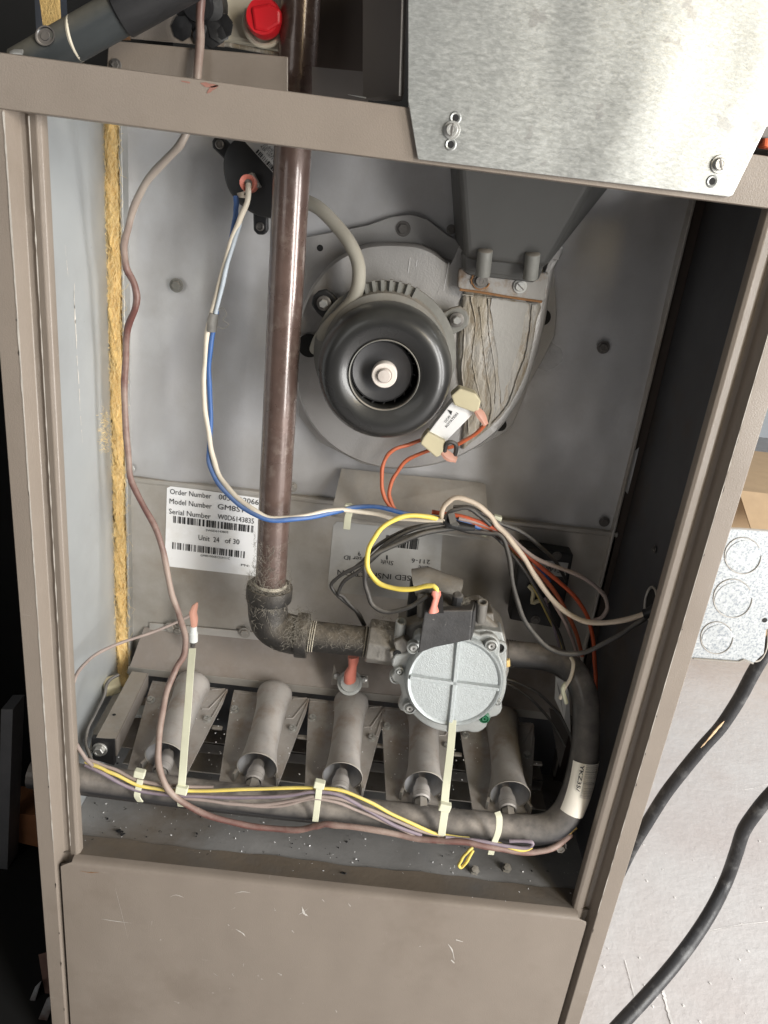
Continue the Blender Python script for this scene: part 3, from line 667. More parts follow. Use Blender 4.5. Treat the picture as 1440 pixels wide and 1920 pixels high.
# clean patch on outlet
cp = sm_closed([(925,560),(985,566),(988,590),(975,640),(962,690),(948,730),(940,755),(936,700),(930,650),(922,600)], 2)
build(MB().prism([P(x+random.uniform(-3,3),y+random.uniform(-3,3),YB-.0064) for x, y in cp], (0,.0006,0)), 'clean_patch', mat('bare_patch',(.37,.36,.34,1),.45,.25,.06,60,bump=.2), ind, sm=0, label='bare bright patch on the corroded outlet')
# smeared sealant beads
rnd = random.Random(12)
for line in ([(884,556),(892,610),(886,670),(896,720),(908,770),(900,812)], [(915,560),(916,620),(924,665),(931,710),(930,758)], [(868,575),(872,640),(868,700),(876,760),(878,815)], [(1000,572),(994,620),(985,668),(970,715),(952,758),(925,795)], [(902,575),(908,640),(914,700),(922,760),(915,800)], [(866,552),(905,556),(950,562),(1008,570)]):
    q = smooth([P(x+rnd.uniform(-2,2), y, YB-.0062) for x, y in line], 8)
    build(MB().tube(q, [rnd.uniform(.0004,.0013) for _ in q], 6, flat=.55), 'sealant_bead', M_corr, ind, sm=80)
# flange
fr = MB().prism([P(x,y,YB-.012) for x, y in ((860,505),(872,500),(1030,512),(1024,560),(1018,566),(868,546),(858,538))], (0,.010,0))
fo = build(fr, 'outlet_flange', M_flange, ind, sm=0, bevel=.0012)
build(MB().tube(smooth([P(862,543,YB-.0125),P(900,548,YB-.0125),(P(960,558,YB-.0125)),P(1016,566,YB-.0125)],6), .0011, 6), 'rust_seam', M_rust, ind)
hexbolt(901,527,YB-.0125,14, M_dbolt, ind, 'flange_screw', slot=.9)
hexbolt(975,537,YB-.0125,13, M_bolt, ind, 'flange_screw', slot=1.7)
rrg = []
for i in range(26):
    a = 2*math.pi*i/25*.86+.4; rrg.append(P(901+17*math.cos(a)+random.uniform(-1,1), 526+16*math.sin(a)+random.uniform(-1,1), YB-.0128))
build(MB().tube(smooth(rrg,3), .0007, 5), 'rust_ring', M_rust, ind)
build(MB().prism([P(x,y,YB-.004) for x, y in ((1056,448),(1048,488),(1036,486),(1030,520),(1020,515),(1040,455))], (0,.012,0)), 'side_tab', M_house, ind, sm=0, bevel=.0006)
# vent box (dark collar going up under the control box)
vb = MB()
F_ = [P(858,300,.10), P(1112,330,.10), P(1010,528,.125), P(868,500,.125)]
vb.hexa([P(856,290,.085), P(1128,320,.085), P(1022,505,.120), P(872,488,.120)][::-1], [P(842,285,.175), P(1160,330,.175), P(1052,462,.178), P(852,455,.178)][::-1])
build(vb, 'vent_collar', M_vent, ind, sm=0, bevel=.006, seg=4)
build(MB().prism([P(866,470,.122), P(1024,488,.122), P(1012,524,.128), P(1000,530,.128), P(880,516,.128), P(868,508,.128)], (0,.018,0)), 'collar_foot', M_vent, ind, sm=0, bevel=.003)
for px, py in ((905,494),(994,500)):
    t, bt = P(px+5,py-24,.112), P(px,py+22,.118); build(MB().tube([bt, t, t+(t-bt).normalized()*.0006], [R(px,py,.115,14)]*2+[R(px,py,.115,12)], 20), 'boss', M_stator, ind)
# motor stator ring
ax_ = Vector((-.0001, 0, .759)); Rm = .0635
mc = P(721,668,YB-.030)
st = MB().lathe([(.0600,.028),(.0612,.012),(.0612,.0035),(.0545,.0030),(.0537,.001),(.0530,-.010),(.047,-.012)], mc, (0,1,0), 64); build(st, 'motor_frame', M_stator, ind, sm=40)
slots = MB()
for k in range(64):
    a = math.radians(-8+k*5.6)
    if (k % 64) > 40: pass
for k in range(7):
    a = math.radians(70+k*7.0)
    c0 = mc+Vector((math.cos(a)*.0572, .0035, math.sin(a)*.0572)); 
    mt = Matrix.Translation(c0) @ Matrix.Rotation(math.pi/2-a, 4, 'Y')
    f_ = MB().box((-.0013,-.0035,-.0055),(.0013,.0035,.0055), mt); build(f_, 'cooling_fin', M_stator, ind, sm=0)
build(MB().lathe([(.0612,.0008),(.0540,.0002)], mc+Vector((0,.0022,0)), (0,1,0), 24, a0=math.radians(66), a1=math.radians(116), up=(1,0,0)), 'slot_gap', M_dark, ind)
# motor ears
def ear(px, py, ang, m, bm_):
    c = P(px, py, YB-.018); e = MB(); u = Vector((math.cos(ang),0,math.sin(ang))); w = Vector((-math.sin(ang),0,math.cos(ang)))
    pts = [c-u*.030+w*.009, c-u*.030-w*.009, c-w*.0105, c+u*.007-w*.009, c+u*.0105-w*.003, c+u*.0105+w*.003, c+u*.007+w*.009, c+w*.0105]
    e.prism(pts, (0,.006,0)); e_o = build(e, 'motor_ear', m, ind, sm=0, bevel=.0015)
    # window ribs
    for s in (-.016,-.022):
        build(MB().box((-.0022,-.0006,-.0065),(.0022,.0002,.0065), Matrix.Translation(c+u*s)@Matrix.Rotation(-ang,4,'Y')), 'ear_slot', M_dark, e_o, sm=0)
    build(MB().lathe([(.0062,.0),(.0062,-.0035),(.005,-.004),(0,-.004)], c, (0,1,0), 24), 'ear_washer', M_dbolt, e_o)
    build(MB().lathe([(.0038,-.004),(.0038,-.0075),(.003,-.0082),(0,-.0082)], c, (0,1,0), 6), 'ear_nut', bm_, e_o, sm=20)
ear(856,599, math.radians(33), M_stator, M_bolt)
ear(608,568, math.radians(140), M_blk, M_bolt)
build(MB().lathe([(0,.0),(R(583,645,YB,22),0)], P(580,648,YB-.003), (0,-1,0), 24), 'housing_hole', M_dark, ind)
# shroud cap
cc_ = P(720,706,.066); Rc = R(720,706,.066,130)
prof = [(Rc*.97,.046),(Rc*1.0,.034),(Rc*1.0,.022),(Rc*.975,.012),(Rc*.93,.0055),(Rc*.86,.0015),(Rc*.76,-.0004),(Rc*.64,.0008),(Rc*.56,.0032),(Rc*.515,.0042),(Rc*.500,.0052),(Rc*.495,.008),(Rc*.495,.030)]
build(MB().lathe([(r, h) for r, h in prof], cc_, (0,1,0), 96), 'motor_shroud', M_cap, ind, sm=60)
build(MB().lathe([(Rc*.520,.0036),(Rc*.512,.0026),(Rc*.50,.0030),(Rc*.497,.0046)], cc_, (0,1,0), 96), 'shroud_rim', M_stator, ind, sm=60)
fc = cc_+Vector((-.0022,.0135,.0012))
build(MB().lathe([(Rc*.455,.004),(Rc*.455,.0),(Rc*.43,-.0008),(Rc*.36,.0008),(Rc*.25,.0024),(Rc*.20,.0018),(0,.0018)], fc, (0,1,0), 80), 'cooling_fan', M_fan, ind, sm=50)
for k in range(18):
    a = 2*math.pi*k/18; c0 = fc+Vector((math.cos(a)*Rc*.475, .006, math.sin(a)*Rc*.475))
    build(MB().box((-.0012,-.005,-.0004),(.0012,.005,.0004), Matrix.Translation(c0)@Matrix.Rotation(-a+.6,4,'Y')), 'fan_blade', M_fan, ind, sm=0)
build(MB().lathe([(Rc*.49,.0),(0,.0)], cc_+Vector((0,.029,0)), (0,1,0), 48), 'motor_core', M_dark, ind)
rh = R(720,706,.07,24)
build(MB().lathe([(rh,.012),(rh,.001),(rh*.93,0),(rh*.62,.0),(rh*.55,.001)], cc_+Vector((0,.004,0)), (0,1,0), 48), 'hub', M_hub, ind, sm=40)
build(MB().lathe([(rh*.56,.003),(rh*.54,-.002),(rh*.46,-.0032),(0,-.0036)], cc_+Vector((0,.004,0)), (0,1,0), 32), 'shaft_end', mat('shaft_cap',(.50,.45,.41,1),.4,0,.06,50,bump=.05), ind, sm=40)
# CCW label plate & connectors
Yl = .110
lb = build(MB().prism([P(x,y,Yl) for x, y in ((800,815),(848,752),(893,770),(832,832))], (0,.014,0)), 'rotation_label_block', M_label, ind, sm=0, bevel=.0008)
text('ROTATION', P(838,802,Yl-.0004), P(860,776,Yl-.0004), 8, lb, M_ink, Yl, bold=.01)
text('CCW', P(836,793,Yl-.0004), P(846,781,Yl-.0004), 8, lb, M_ink, Yl, bold=.01)
build(MB().add([P(839,768,Yl-.0006),P(848,771,Yl-.0006),P(846,779,Yl-.0006)], [(0,1,2)]), 'arrow_mark', M_ink, lb, sm=0)
for q in (((862,728),(892,738),(902,752),(896,776),(852,760),(846,742)), ((802,810),(836,828),(832,852),(818,858),(788,832),(794,820))):
    c_o = build(MB().prism([P(x,y,Yl-.006) for x, y in q], (0,.016,0)), 'connector', M_cream, ind, sm=0, bevel=.0012)
def flag(pts, r, name='terminal_sleeve', m=M_pink, parent=None):
    q = smooth([P(*p) for p in pts], 4); n = len(q)
    return build(MB().tube(q, [r*(.75+.35*math.sin(math.pi*min(1,i/n*1.3))) for i in range(n)], 8, flat=.6), name, m, parent)
flag([(893,768,Yl-.004),(903,780,Yl-.004),(911,796,Yl-.004)], .0042, parent=ind)
flag([(830,846,Yl-.004),(842,856,Yl-.004),(856,862,Yl-.004)], .0044, parent=ind)
# scratches on housing
sc2 = MB()
for a, b in (((769,483),(765,512)),((842,492),(832,545)),((782,488),(780,500))):
    p, q = P(*a, YB-.0012), P(*b, YB-.0012); sc2.tube([p, p.lerp(q,.5), q], .00022, 4)
build(sc2, 'housing_scratch', M_label, ind, sm=0, kind='stuff')

# ================================================================== hose, pressure switch
hs = [(575,378,.135),(600,392,.13),(630,422,.125),(655,455,.12),(671,492,.118),(672,530,.115),(662,562,.112),(640,588,.112),(618,610,.115),(600,635,.125),(592,655,.14)]
r_h = R(650,480,.12,13)
solo(MB().tube(smooth([P(*p) for p in hs],6), r_h, 16), 'pressure_hose', M_hose, 'grey rubber hose curving from behind the pipe to the blower', 'hose', P(592,655,.14))
ps = thing('pressure_switch', 'round black pressure switch behind the gas pipe at the upper left', 'switch', P(490,400,.16))
c = P(494,322,.14)
r2 = R(480,320,.14,76)
cyl = sm_closed([(436,262),(480,245),(530,248),(562,290),(566,350),(555,398),(520,410),(480,404),(446,382),(424,352),(416,315),(420,285)], 3)
n = len(cyl); fr_ = [P(x,y,.130) for x, y in cyl]; cF = P(490,325,.130); vs = []
for k, Y in ((0,.172),(0,.136),(.03,.1315),(.09,.130)):
    for p in fr_: q = cF+(p-cF)*(1-k); q.y = Y; vs.append(q)
build(MB().add(vs, [(r*n+i, r*n+(i+1)%n, (r+1)*n+(i+1)%n, (r+1)*n+i) for r in range(3) for i in range(n)]+[tuple(3*n+i for i in range(n))]), 'switch_body', M_blk, ps, sm=40)
for px, py, ang in ((412,271,2.5),(488,425,-1.5)):
    c = P(px,py,.150); u = Vector((math.cos(ang),0,math.sin(ang))); w = Vector((-u.z,0,u.x))
    e = build(MB().prism([c-u*.02+w*.006, c-u*.02-w*.006, c+u*.003-w*.006, c+u*.0065-w*.0025, c+u*.0065+w*.0025, c+u*.003+w*.006], (0,.008,0)), 'mount_ear', M_blk, ps, sm=0, bevel=.0012)
    build(MB().lathe([(.0036,0),(.0036,-.0015),(.0026,-.002),(.0018,-.0008),(0,-.0008)], c, (0,1,0), 20), 'ear_screw', M_dbolt, e)
lab = [(458,264),(480,262),(520,272),(556,300),(556,345),(512,322)]
lb = build(MB().prism([P(x,y,.1296) for x, y in ((456,262),(470,255),(530,262),(530,342),(511,323))], (0,.0004,0)), 'switch_label', M_labeld, ps, sm=0)
barcode(P(479,286,.1292), P(512,322,.1292), .0035, lb, seed=9, n=26)
for k, s in enumerate(('42R 10711', 'YLS0154 SW', '0.60 PSI')):
    text(s, P(487+k*5,275-k*2.5,.1292), P(512+k*5,303-k*2.5,.1292), 6, lb, M_ink, 0, h=.0020)
build(MB().prism([P(x,y,.118) for x, y in ((452,333),(472,323),(486,350),(470,356))], (0,.012,0)), 'spade_plate', M_barsteel, ps, sm=0, bevel=.0006)
build(MB().lathe([(.0032,-.001),(.0062,-.004),(.0068,.0),(.006,.008)], P(466,344,.117), (.1,1,-.1), 20), 'red_boot', M_red, ps)
build(MB().prism([P(x,y,.122) for x, y in ((444,362),(460,358),(456,364),(462,372),(446,370))], (0,.004,0)), 'terminal', M_wwhite, ps, sm=0)

# ================================================================== gas pipe
YP = .10
gpz = thing('gas_pipe', 'brown coated gas drop pipe with black elbow, crusted with lint', 'pipe', P(505,1190,YP))
rp = .0143
top = P(567,-70,YP); bot = P(507,1105,YP)
build(MB().tube([top, top.lerp(bot,.33), top.lerp(bot,.66), bot], rp, 40), 'drop_pipe', M_pipe, gpz)
el = smooth([P(506,1095,YP), P(502,1130,YP), P(506,1165,YP), P(525,1182,YP), P(552,1190,YP), P(572,1192,YP)], 6)
build(MB().tube(el, rp*1.32, 32), 'elbow', M_iron, gpz)
def collar(a, b, r, name='elbow_collar', m=M_iron):
    a, b = Vector(a), Vector(b); ax = (b-a); L = ax.length; return build(MB().lathe([(r*.8,0),(r,0),(r*1.02,L*.2),(r*1.02,L*.8),(r,L),(r*.8,L)], a, ax, 32), name, m, gpz)
collar(P(506,1098,YP), P(504,1122,YP), rp*1.5); collar(P(556,1190,YP), P(578,1192,YP), rp*1.5)
build(MB().tube([P(560,1190,YP), P(702,1205,YP)], rp*1.03, 32), 'nipple', M_iron, gpz)
for t in (581,585,589,684,689,694,698):
    c = P(t,1192+(t-581)*.1,YP); build(MB().lathe([(rp*1.0,-.0006),(rp*1.09,0),(rp*1.0,.0006)], c, (1,0,-.05), 28), 'thread', M_thread, gpz)
build(MB().lathe([(rp*1.02,-.003),(rp*1.16,-.001),(rp*1.12,.002),(rp*1.0,.004)], P(506,1098,YP), (0,0,1), 28), 'thread_seal', M_thread, gpz)
lint = MB()
def hairs(pathpts, n, r0, lmin, lmax, up=.5, rad=.00010):
    for _ in range(n):
        t = random.random()*(len(pathpts)-1.001); i = int(t); c = pathpts[i].lerp(pathpts[i+1], t-i)
        ax = (pathpts[i+1]-pathpts[i]).normalized(); a = random.uniform(0, 2*math.pi)
        u = Vector((0,-1,0)); u = (u-ax*ax.dot(u)).normalized(); w = ax.cross(u)
        nrm = (u*math.cos(a)+w*math.sin(a)); 
        if nrm.y > .35: nrm = -nrm
        if nrm.z < -.15 and random.random() < .75: continue
        p = c+nrm*r0; L = random.uniform(lmin, lmax); d = Vector((random.gauss(0,1), random.gauss(0,1), random.gauss(0,1)))
        d = (d-nrm*nrm.dot(d)).normalized(); k = Vector((random.gauss(0,1), random.gauss(0,1), random.gauss(0,1))).normalized()
        lift = random.uniform(.05,.8)**2
        pts = [p, p+d*L*.3+nrm*L*.25*lift+k*L*.08, p+d*L*.6+nrm*L*.5*lift-k*L*.1, p+d*L*.85+nrm*L*.35*lift+k*L*.15]
        lint.tube(smooth(pts,2), rad, 3, False)
hairs([P(508,1010,YP), P(505,1110,YP)], 260, rp*1.02, .004, .012)
hairs([P(506,1085,YP), P(503,1125,YP)], 620, rp*1.3, .004, .013)
hairs([p for p in el], 170, rp*1.33, .003, .010, rad=.0001)
hairs([P(545,1180,YP), P(585,1186,YP)], 560, rp*1.4, .004, .012)
hairs([P(585,1190,YP), P(702,1203,YP)], 300, rp*1.05, .003, .009)
build(lint, 'lint_fibres', M_hair, gpz, sm=0, kind='stuff')

# ================================================================== data labels on the back wall
YL = D-.0045
dl = thing('data_label', 'white order and serial number label half behind the gas pipe', 'label', P(310,1060,YL))
q = [P(313,915,YL), P(322,911,YL), P(535,941,YL), P(528,1086,YL), P(316,1062,YL), P(309,1055,YL)]
pl = build(MB().prism(q, (0,.0003,0)), 'label_sheet', M_label, dl, sm=0)
YT = YL-.0003
for s, x0, y0, x1, y1 in (('Order Number',319,926,396,935),('005611206610',410,936,500,949),('Model Number',318,944,397,954),('GM8S100B',408,954,486,965),('Serial Number',317,963,395,973),('W0D6143835',408,973,476,982),
                          ('SW0D6143835',386,996,428,1000),('Unit',372,1012,393,1015),('24',400,1016,411,1017),('of 30',422,1018,449,1021),('GM8S1006B12UH11C',376,1043,431,1049),('PN: 12012',452,1061,500,1067)):
    big = y1-y0 > 6 or len(s) < 6
    text(s, P(x0,y0,YT), P(x1,y1,YT), 10, pl, M_ink, YT, h=R(x0,y0,YT,10.5 if (s not in ('SW0D6143835','GM8S1006B12UH11C','PN: 12012')) else 4.5), bold=0)
barcode(P(325,980,YT), P(478,999,YT), R(400,985,YT,14), pl, seed=3, n=70)
barcode(P(323,1029,YT), P(462,1047,YT), R(400,1035,YT,14), pl, seed=5, n=70)
d2 = thing('inspection_label', 'upside-down inspection label behind the looping grey wires', 'label', P(615,1110,YL))
q = [P(625,985,YL), P(632,978,YL), P(830,1000,YL), P(822,1130,YL), P(622,1110,YL), P(614,1102,YL)]
p2 = build(MB().prism(q, (0,.0003,0)), 'label_sheet', M_labeld, d2, sm=0)
for s, x0, y0, x1, y1, h in (('PASSED INSPECTION',800,1082,633,1068,11),('Shift',738,1052,714,1049,9),('1',727,1041,724,1041,9),('Line',804,1062,785,1060,9),('211-6',807,1050,772,1047,9),('User ID',688,1045,645,1041,9),('9',676,1034,671,1034,9)):
    text(s, P(x0,y0,YT), P(x1,y1,YT), 10, p2, M_ink, YT, h=R(x0,y0,YT,h), bold=.004 if 'PASS' in s else 0)
barcode(P(786,1010,YT), P(722,1003,YT), R(760,1005,YT,23), p2, seed=8, n=44)

# ================================================================== bracket plate below the blower
sp = thing('wire_shelf_bracket', 'plain grey sloping sheet metal bracket below the blower', 'bracket', P(770,1000,.14))
q = [P(640,880,D-.006), P(908,908,D-.006), P(916,1010,.132), P(621,964,.132)]
build(MB().prism(q, (0,.0012,.0008)), 'bracket_plate', M_lowwall, sp, sm=0, bevel=.0004)
build(MB().prism([P(621,964,.132), P(916,1010,.132), P(916,1014,.133), P(700,984,.133), P(621,968,.133)], (0,.0012,0)), 'front_lip', M_barsteel, sp, sm=0)
sd = MB().prism([P(908,908,D-.006), P(916,1012,.132), P(908,1000,D-.006)], (.0012,0,0)); build(sd, 'side_wing', M_lowwall, sp, sm=0)

# ================================================================== heat shield shelf above the burners
sh = thing('burner_box_shelf', 'dusty steel shelf plate with folded lip above the burners', 'shelf', P(640,1290,.13))
q = [P(270,1178,D-.006), P(1060,1255,D-.006), P(1090,1345,.150), P(243,1252,.150)]
build(MB().prism(q, (0,.0006,.0012)), 'shelf_plate', M_shelf, sh, sm=0, bevel=.0005)
lip = [P(240,1250,.1495), P(1090,1343,.1495), P(1090,1357,.1495), P(238,1263,.1495)]
build(MB().prism(lip, (0,.0012,0)), 'front_lip', M_barsteel, sh, sm=0, bevel=.0004)
build(MB().prism([P(280,1168,D-.0065), P(1060,1238,D-.0065), P(1060,1262,D-.0065), P(280,1192,D-.0065)], (0,.002,0)), 'rear_flange', M_lowwall, sh, sm=0, bevel=.0004)
for px, py, r in ((285,1198,9),(320,1176,11),(333,1182,9),(459,1186,11)):
    hexbolt(px, py, D-.008, r, M_barsteel, sh, 'shelf_bolt')
build(MB().box((-.235,.140,.30),(.24,.143,.404)), 'rear_shadow_plate', M_shed, sh, sm=0) if False else None
build(MB().box((-.235,.172,.30),(.24,.175,.40)), 'cell_inlet_plate', M_sided, sh, sm=0)

# ================================================================== burners
bx0 = -.1680; BX = [-.1680,-.0795,.0028,.0815,.1650]
b = thing('burner', 'leftmost burner tube, partly behind the long cable tie', 'burner', (bx0, .06, .352), 'row of five gas burners')
mo = Vector((bx0, .045, .3765)); ta = Vector((bx0, .147, .3915)); ax = (ta-mo).normalized(); L = (ta-mo).length
def bl(r, t): return (r, t*L)
prof = [bl(.0188,-.005),bl(.0187,.010),bl(.0179,.04),bl(.0167,.10),bl(.0157,.20),bl(.0152,.35),bl(.0153,.55),bl(.0158,.72),bl(.0167,.82),bl(.0182,.88),bl(.0188,.93),bl(.0183,.97),bl(.0160,.99),bl(.0120,1.0)]
build(MB().lathe(prof, mo, ax, 36), 'venturi_tube', M_burner, b, sm=60)
inn = [bl(.0187,-.005),bl(.0192,-.011),bl(.0197,-.004),bl(.0188,.01)]
build(MB().lathe(inn, mo, ax, 36), 'mouth_rim', M_barsteel, b, sm=60)
build(MB().lathe([bl(.0183,.0),bl(.0160,.05),bl(.0140,.10),bl(.0130,.2),bl(.0125,.35),bl(0.001,.5)], mo, ax, 32), 'mouth_throat', M_mouth, b, sm=60)
# plate: trapezoid at mid height, with tapering skirts
zf_, zb_ = .3600, .3840
def zpl(y): return .3600+(.3865-.3600)*(y-.038)/.110
PL = [Vector((bx0-.0345,.038,zpl(.038))), Vector((bx0+.0215,.038,zpl(.038))), Vector((bx0+.0360,.128,zpl(.128))), Vector((bx0+.0370,.148,zpl(.148))), Vector((bx0-.0450,.148,zpl(.148))), Vector((bx0-.0440,.128,zpl(.128)))]
build(MB().prism(PL, (0,0,-.0012)), 'side_plate', M_burner, b, sm=0, bevel=.0004)
for s in (-1, 1):
    g = [Vector((bx0+s*.0165,.046,zpl(.046)+.0002)), Vector((bx0+s*.0205,.050,zpl(.050)+.0006)), Vector((bx0+s*.0165,.065,zpl(.065)+.0020)), Vector((bx0+s*.0140,.08,zpl(.08)+.0040)), Vector((bx0+s*.0135,.06,zpl(.06)+.006))]
    build(MB().prism(g, (0,0,-.001)), 'gusset', M_burner, b, sm=0)
    t_ = MB().box((-.0012,-.004,-.0045),(.0012,.004,.0045), Matrix.Translation((bx0+s*.0200,.043,.3655))@Matrix.Rotation(s*.3,4,'Z')); build(t_, 'mouth_tab', M_barsteel, b, sm=0)
for q_ in (((.0165,.118),(.0235,.119),(.0360,.146)), ((.0290,.106),(.0365,.144)), ((-.0440,.143),(-.024,.145)), ((.020,.144),(.034,.147)), ((-.0440,.143),(-.0425,.120))):
    build(MB().tube([(bx0+x, y, zpl(y)+.0004) for x, y in q_], .0009, 6), 'crossover_rib', M_burner, b)
for x, y in ((-.0385,.122),(.0255,.106)):
    c = Vector((bx0+x, y, zpl(y))); build(MB().lathe([(0,0),(.0046,0),(.0046,.0008),(.0033,.001),(.0031,.0040),(.0016,.0040),(.0014,.0028),(0,.0028)], c, (-.1,-.35,1), 16), 'burner_screw', M_bolt, b, sm=35)
build(MB().box((bx0+.031,.100,zpl(.1)-.006),(bx0+.042,.105,zpl(.1)-.003)), 'bridge_tab', M_barsteel, b, sm=0, bevel=.001)
# orifice spud
oc = Vector((bx0-.001,.036,.3655)); oa = Vector((0,1,.12))
build(MB().lathe([(.0066,-.014),(.0066,-.002),(.0064,.0002),(.0060,.0008)], oc, oa, 6), 'orifice_hex', M_barsteel, b, sm=20)
build(MB().lathe([(.0070,.0),(.0086,.001),(.0085,.012),(.0078,.0150),(.0066,.0175),(.0058,.0235),(.003,.0245),(0,.0245)], oc, oa, 24), 'orifice_spud', M_burner, b, sm=40)
build(MB().lathe([(.0084,.0052),(.0086,.0062),(.0080,.0070)], oc, oa, 24), 'orifice_shadow_ring', M_dbolt, b)
labs = ['second burner tube from the left, with two small screws beside it', 'middle burner tube, directly under the red and copper-coloured rollout sensor', 'fourth burner tube, directly below the round valve cover', 'rightmost burner tube, in the darkest corner by the bent pipe']
for k in range(4): dup(b, (BX[k+1]-BX[0], 0, 0), labs[k])
# screws and metal crumbs on plates
cr = MB()
for _ in range(170):
    x = random.uniform(-.2,.2); y = random.uniform(.05,.135); s = random.choice((.0002,.0003,.0005)); zz = zpl(y)+.0003
    cr.box((-s,-s,-s*.3),(s,s,s), Matrix.Translation((x,y,zz))@Matrix.Rotation(random.random()*3,4,'Z'))
solo(cr, 'scale_flakes', M_label, 'tiny pale scale flakes scattered over the burner plates', 'flakes', (0,.1,.37), sm=0, kind='stuff')
# rack under burners
rk = thing('burner_rack', 'galvanised burner rack with black end cap and bolt at left', 'rack', (-.2,.1,.33))
build(MB().box((-.222,.062,.326),(.215,.070,.3275)), 'cross_bar', M_barsteel, rk, sm=0, bevel=.0004)
build(MB().box((-.222,.080,.330),(.215,.108,.3315)), 'cross_bar', M_barsteel, rk, sm=0, bevel=.0004)
build(MB().box((-.222,.112,.320),(.215,.1135,.3405)), 'cross_bar', M_dbolt, rk, sm=0)
build(MB().box((-.222,.114,.340),(.215,.136,.3415)), 'cross_bar', M_barsteel, rk, sm=0)
zb2 = .392
tl, tr, br_, bl_ = Pz(247,1258,.400), Pz(276,1262,.400), Pz(216,1386,.388), Pz(180,1382,.388)
build(MB().prism([bl_, br_, tr, tl], (0,0,-.0014)), 'side_rail', M_barsteel, rk, sm=0, bevel=.0004)
build(MB().prism([br_, tr, tr-Vector((0,0,.02)), br_-Vector((0,0,.02))], (.0012,0,0)), 'rail_web', M_shelf, rk, sm=0)
build(MB().lathe([(0,0),(.0018,0)], Pz(214,1340,.3935), (0,0,1), 12), 'rail_hole', M_dark, rk)
ec = [P(172,1384,.030), P(212,1383,.030), P(212,1434,.030), P(174,1420,.030)]
Ye = bl_.y-.001
ec = [P(171,1384,Ye), P(215,1387,Ye), P(214,1436,Ye), P(173,1424,Ye)]
build(MB().prism(ec, (0,.006,0)), 'end_cap', M_blk, rk, sm=0, bevel=.0006)
hexbolt(188,1404,Ye-.0003,14, M_bolt, rk, 'end_bolt', hgt=.006)
# left clip and inner plates
build(MB().prism([Pz(190,1270,.392), Pz(222,1262,.392), Pz(228,1285,.392), Pz(196,1290,.392)], (0,0,-.012)), 'spring_clip', M_cream, rk, sm=0, bevel=.002)
build(MB().prism([Pz(228,1400,.355), Pz(262,1404,.355), Pz(292,1310,.36), Pz(262,1305,.36)], (0,0,-.001)), 'inner_plate', M_shelf, rk, sm=0)
build(MB().prism([Pz(240,1322,.372), Pz(284,1322,.372), Pz(284,1342,.372), Pz(238,1340,.372)], (0,0,-.004)), 'clip_plate', M_side, rk, sm=0, bevel=.001)
build(MB().prism([Pz(160,1440,.352), Pz(178,1385,.37), Pz(186,1385,.37), Pz(235,1290,.385), Pz(222,1285,.385), Pz(175,1370,.37)], (0,0,-.001)), 'left_skirt', M_barsteel, rk, sm=0)
# right dark bracket
build(MB().prism([P(1030,1330,.13), P(1075,1345,.13), P(1050,1440,.09)], (0,.002,0)), 'right_gusset', M_shed, rk, sm=0)

# ================================================================== manifold
mf = thing('gas_manifold', 'black dusty manifold pipe bending up to the gas valve at right', 'pipe', P(640,1530,.02))
mp = [(60,1449,.02),(150,1461,.02),(400,1493,.02),(600,1516,.02),(872,1547,.02),(985,1556,.02),(1030,1551,.021),(1058,1530,.024),(1074,1500,.028),(1088,1455,.034),(1097,1400,.042),(1099,1340,.052),(1093,1295,.062),(1072,1256,.075),(1035,1236,.088),(1000,1230,.094),(940,1224,.10)]
pts = smooth([P(*p) for p in mp], 8); n = len(pts)
rm = .0138
build(MB().tube(pts, [rm*(1.0 if i < n*.45 else (1.0-.08*min(1,(i-n*.45)/(n*.2)))) for i in range(n)], 32), 'manifold_tube', M_manif, mf)
for t in (948,953,958,963):
    build(MB().lathe([(rm*.94,-.0006),(rm*1.0,0),(rm*.94,.0006)], P(t,1225+(t-948)*.1,.0995), (1,0,-.03), 28), 'thread', M_dbolt, mf)
# sticker wrapped on the vertical part
def wrap_sticker(i0, i1, name, m, off=.0009, a0=-1.75, a1=1.0):
    mb = MB(); vs = []; k = 14; seg_ = range(i0, i1+1)
    for i in seg_:
        t = (pts[i+1]-pts[i-1]).normalized(); f = Vector((0,-1,0)); f = (f-t*t.dot(f)).normalized(); w = t.cross(f)
        for j in range(k+1):
            a = a0+(a1-a0)*j/k; vs.append(pts[i]+(f*math.cos(a)+w*math.sin(a))*(rm*.955+off))
    nn = len(list(seg_)); mb.add(vs, [(i*(k+1)+j, i*(k+1)+j+1, (i+1)*(k+1)+j+1, (i+1)*(k+1)+j) for i in range(nn-1) for j in range(k)])
    return build(mb, name, m, mf, sm=60)
cand = [i for i in range(n) if True]
def near(px, py):
    best = min(range(n), key=lambda i: abs(0)+(lambda d: (CAM+ (pts[i]-CAM) - P(px,py,pts[i].y)).length)(0)); return best
ia, ib = near(1068,1516), near(1098,1420)
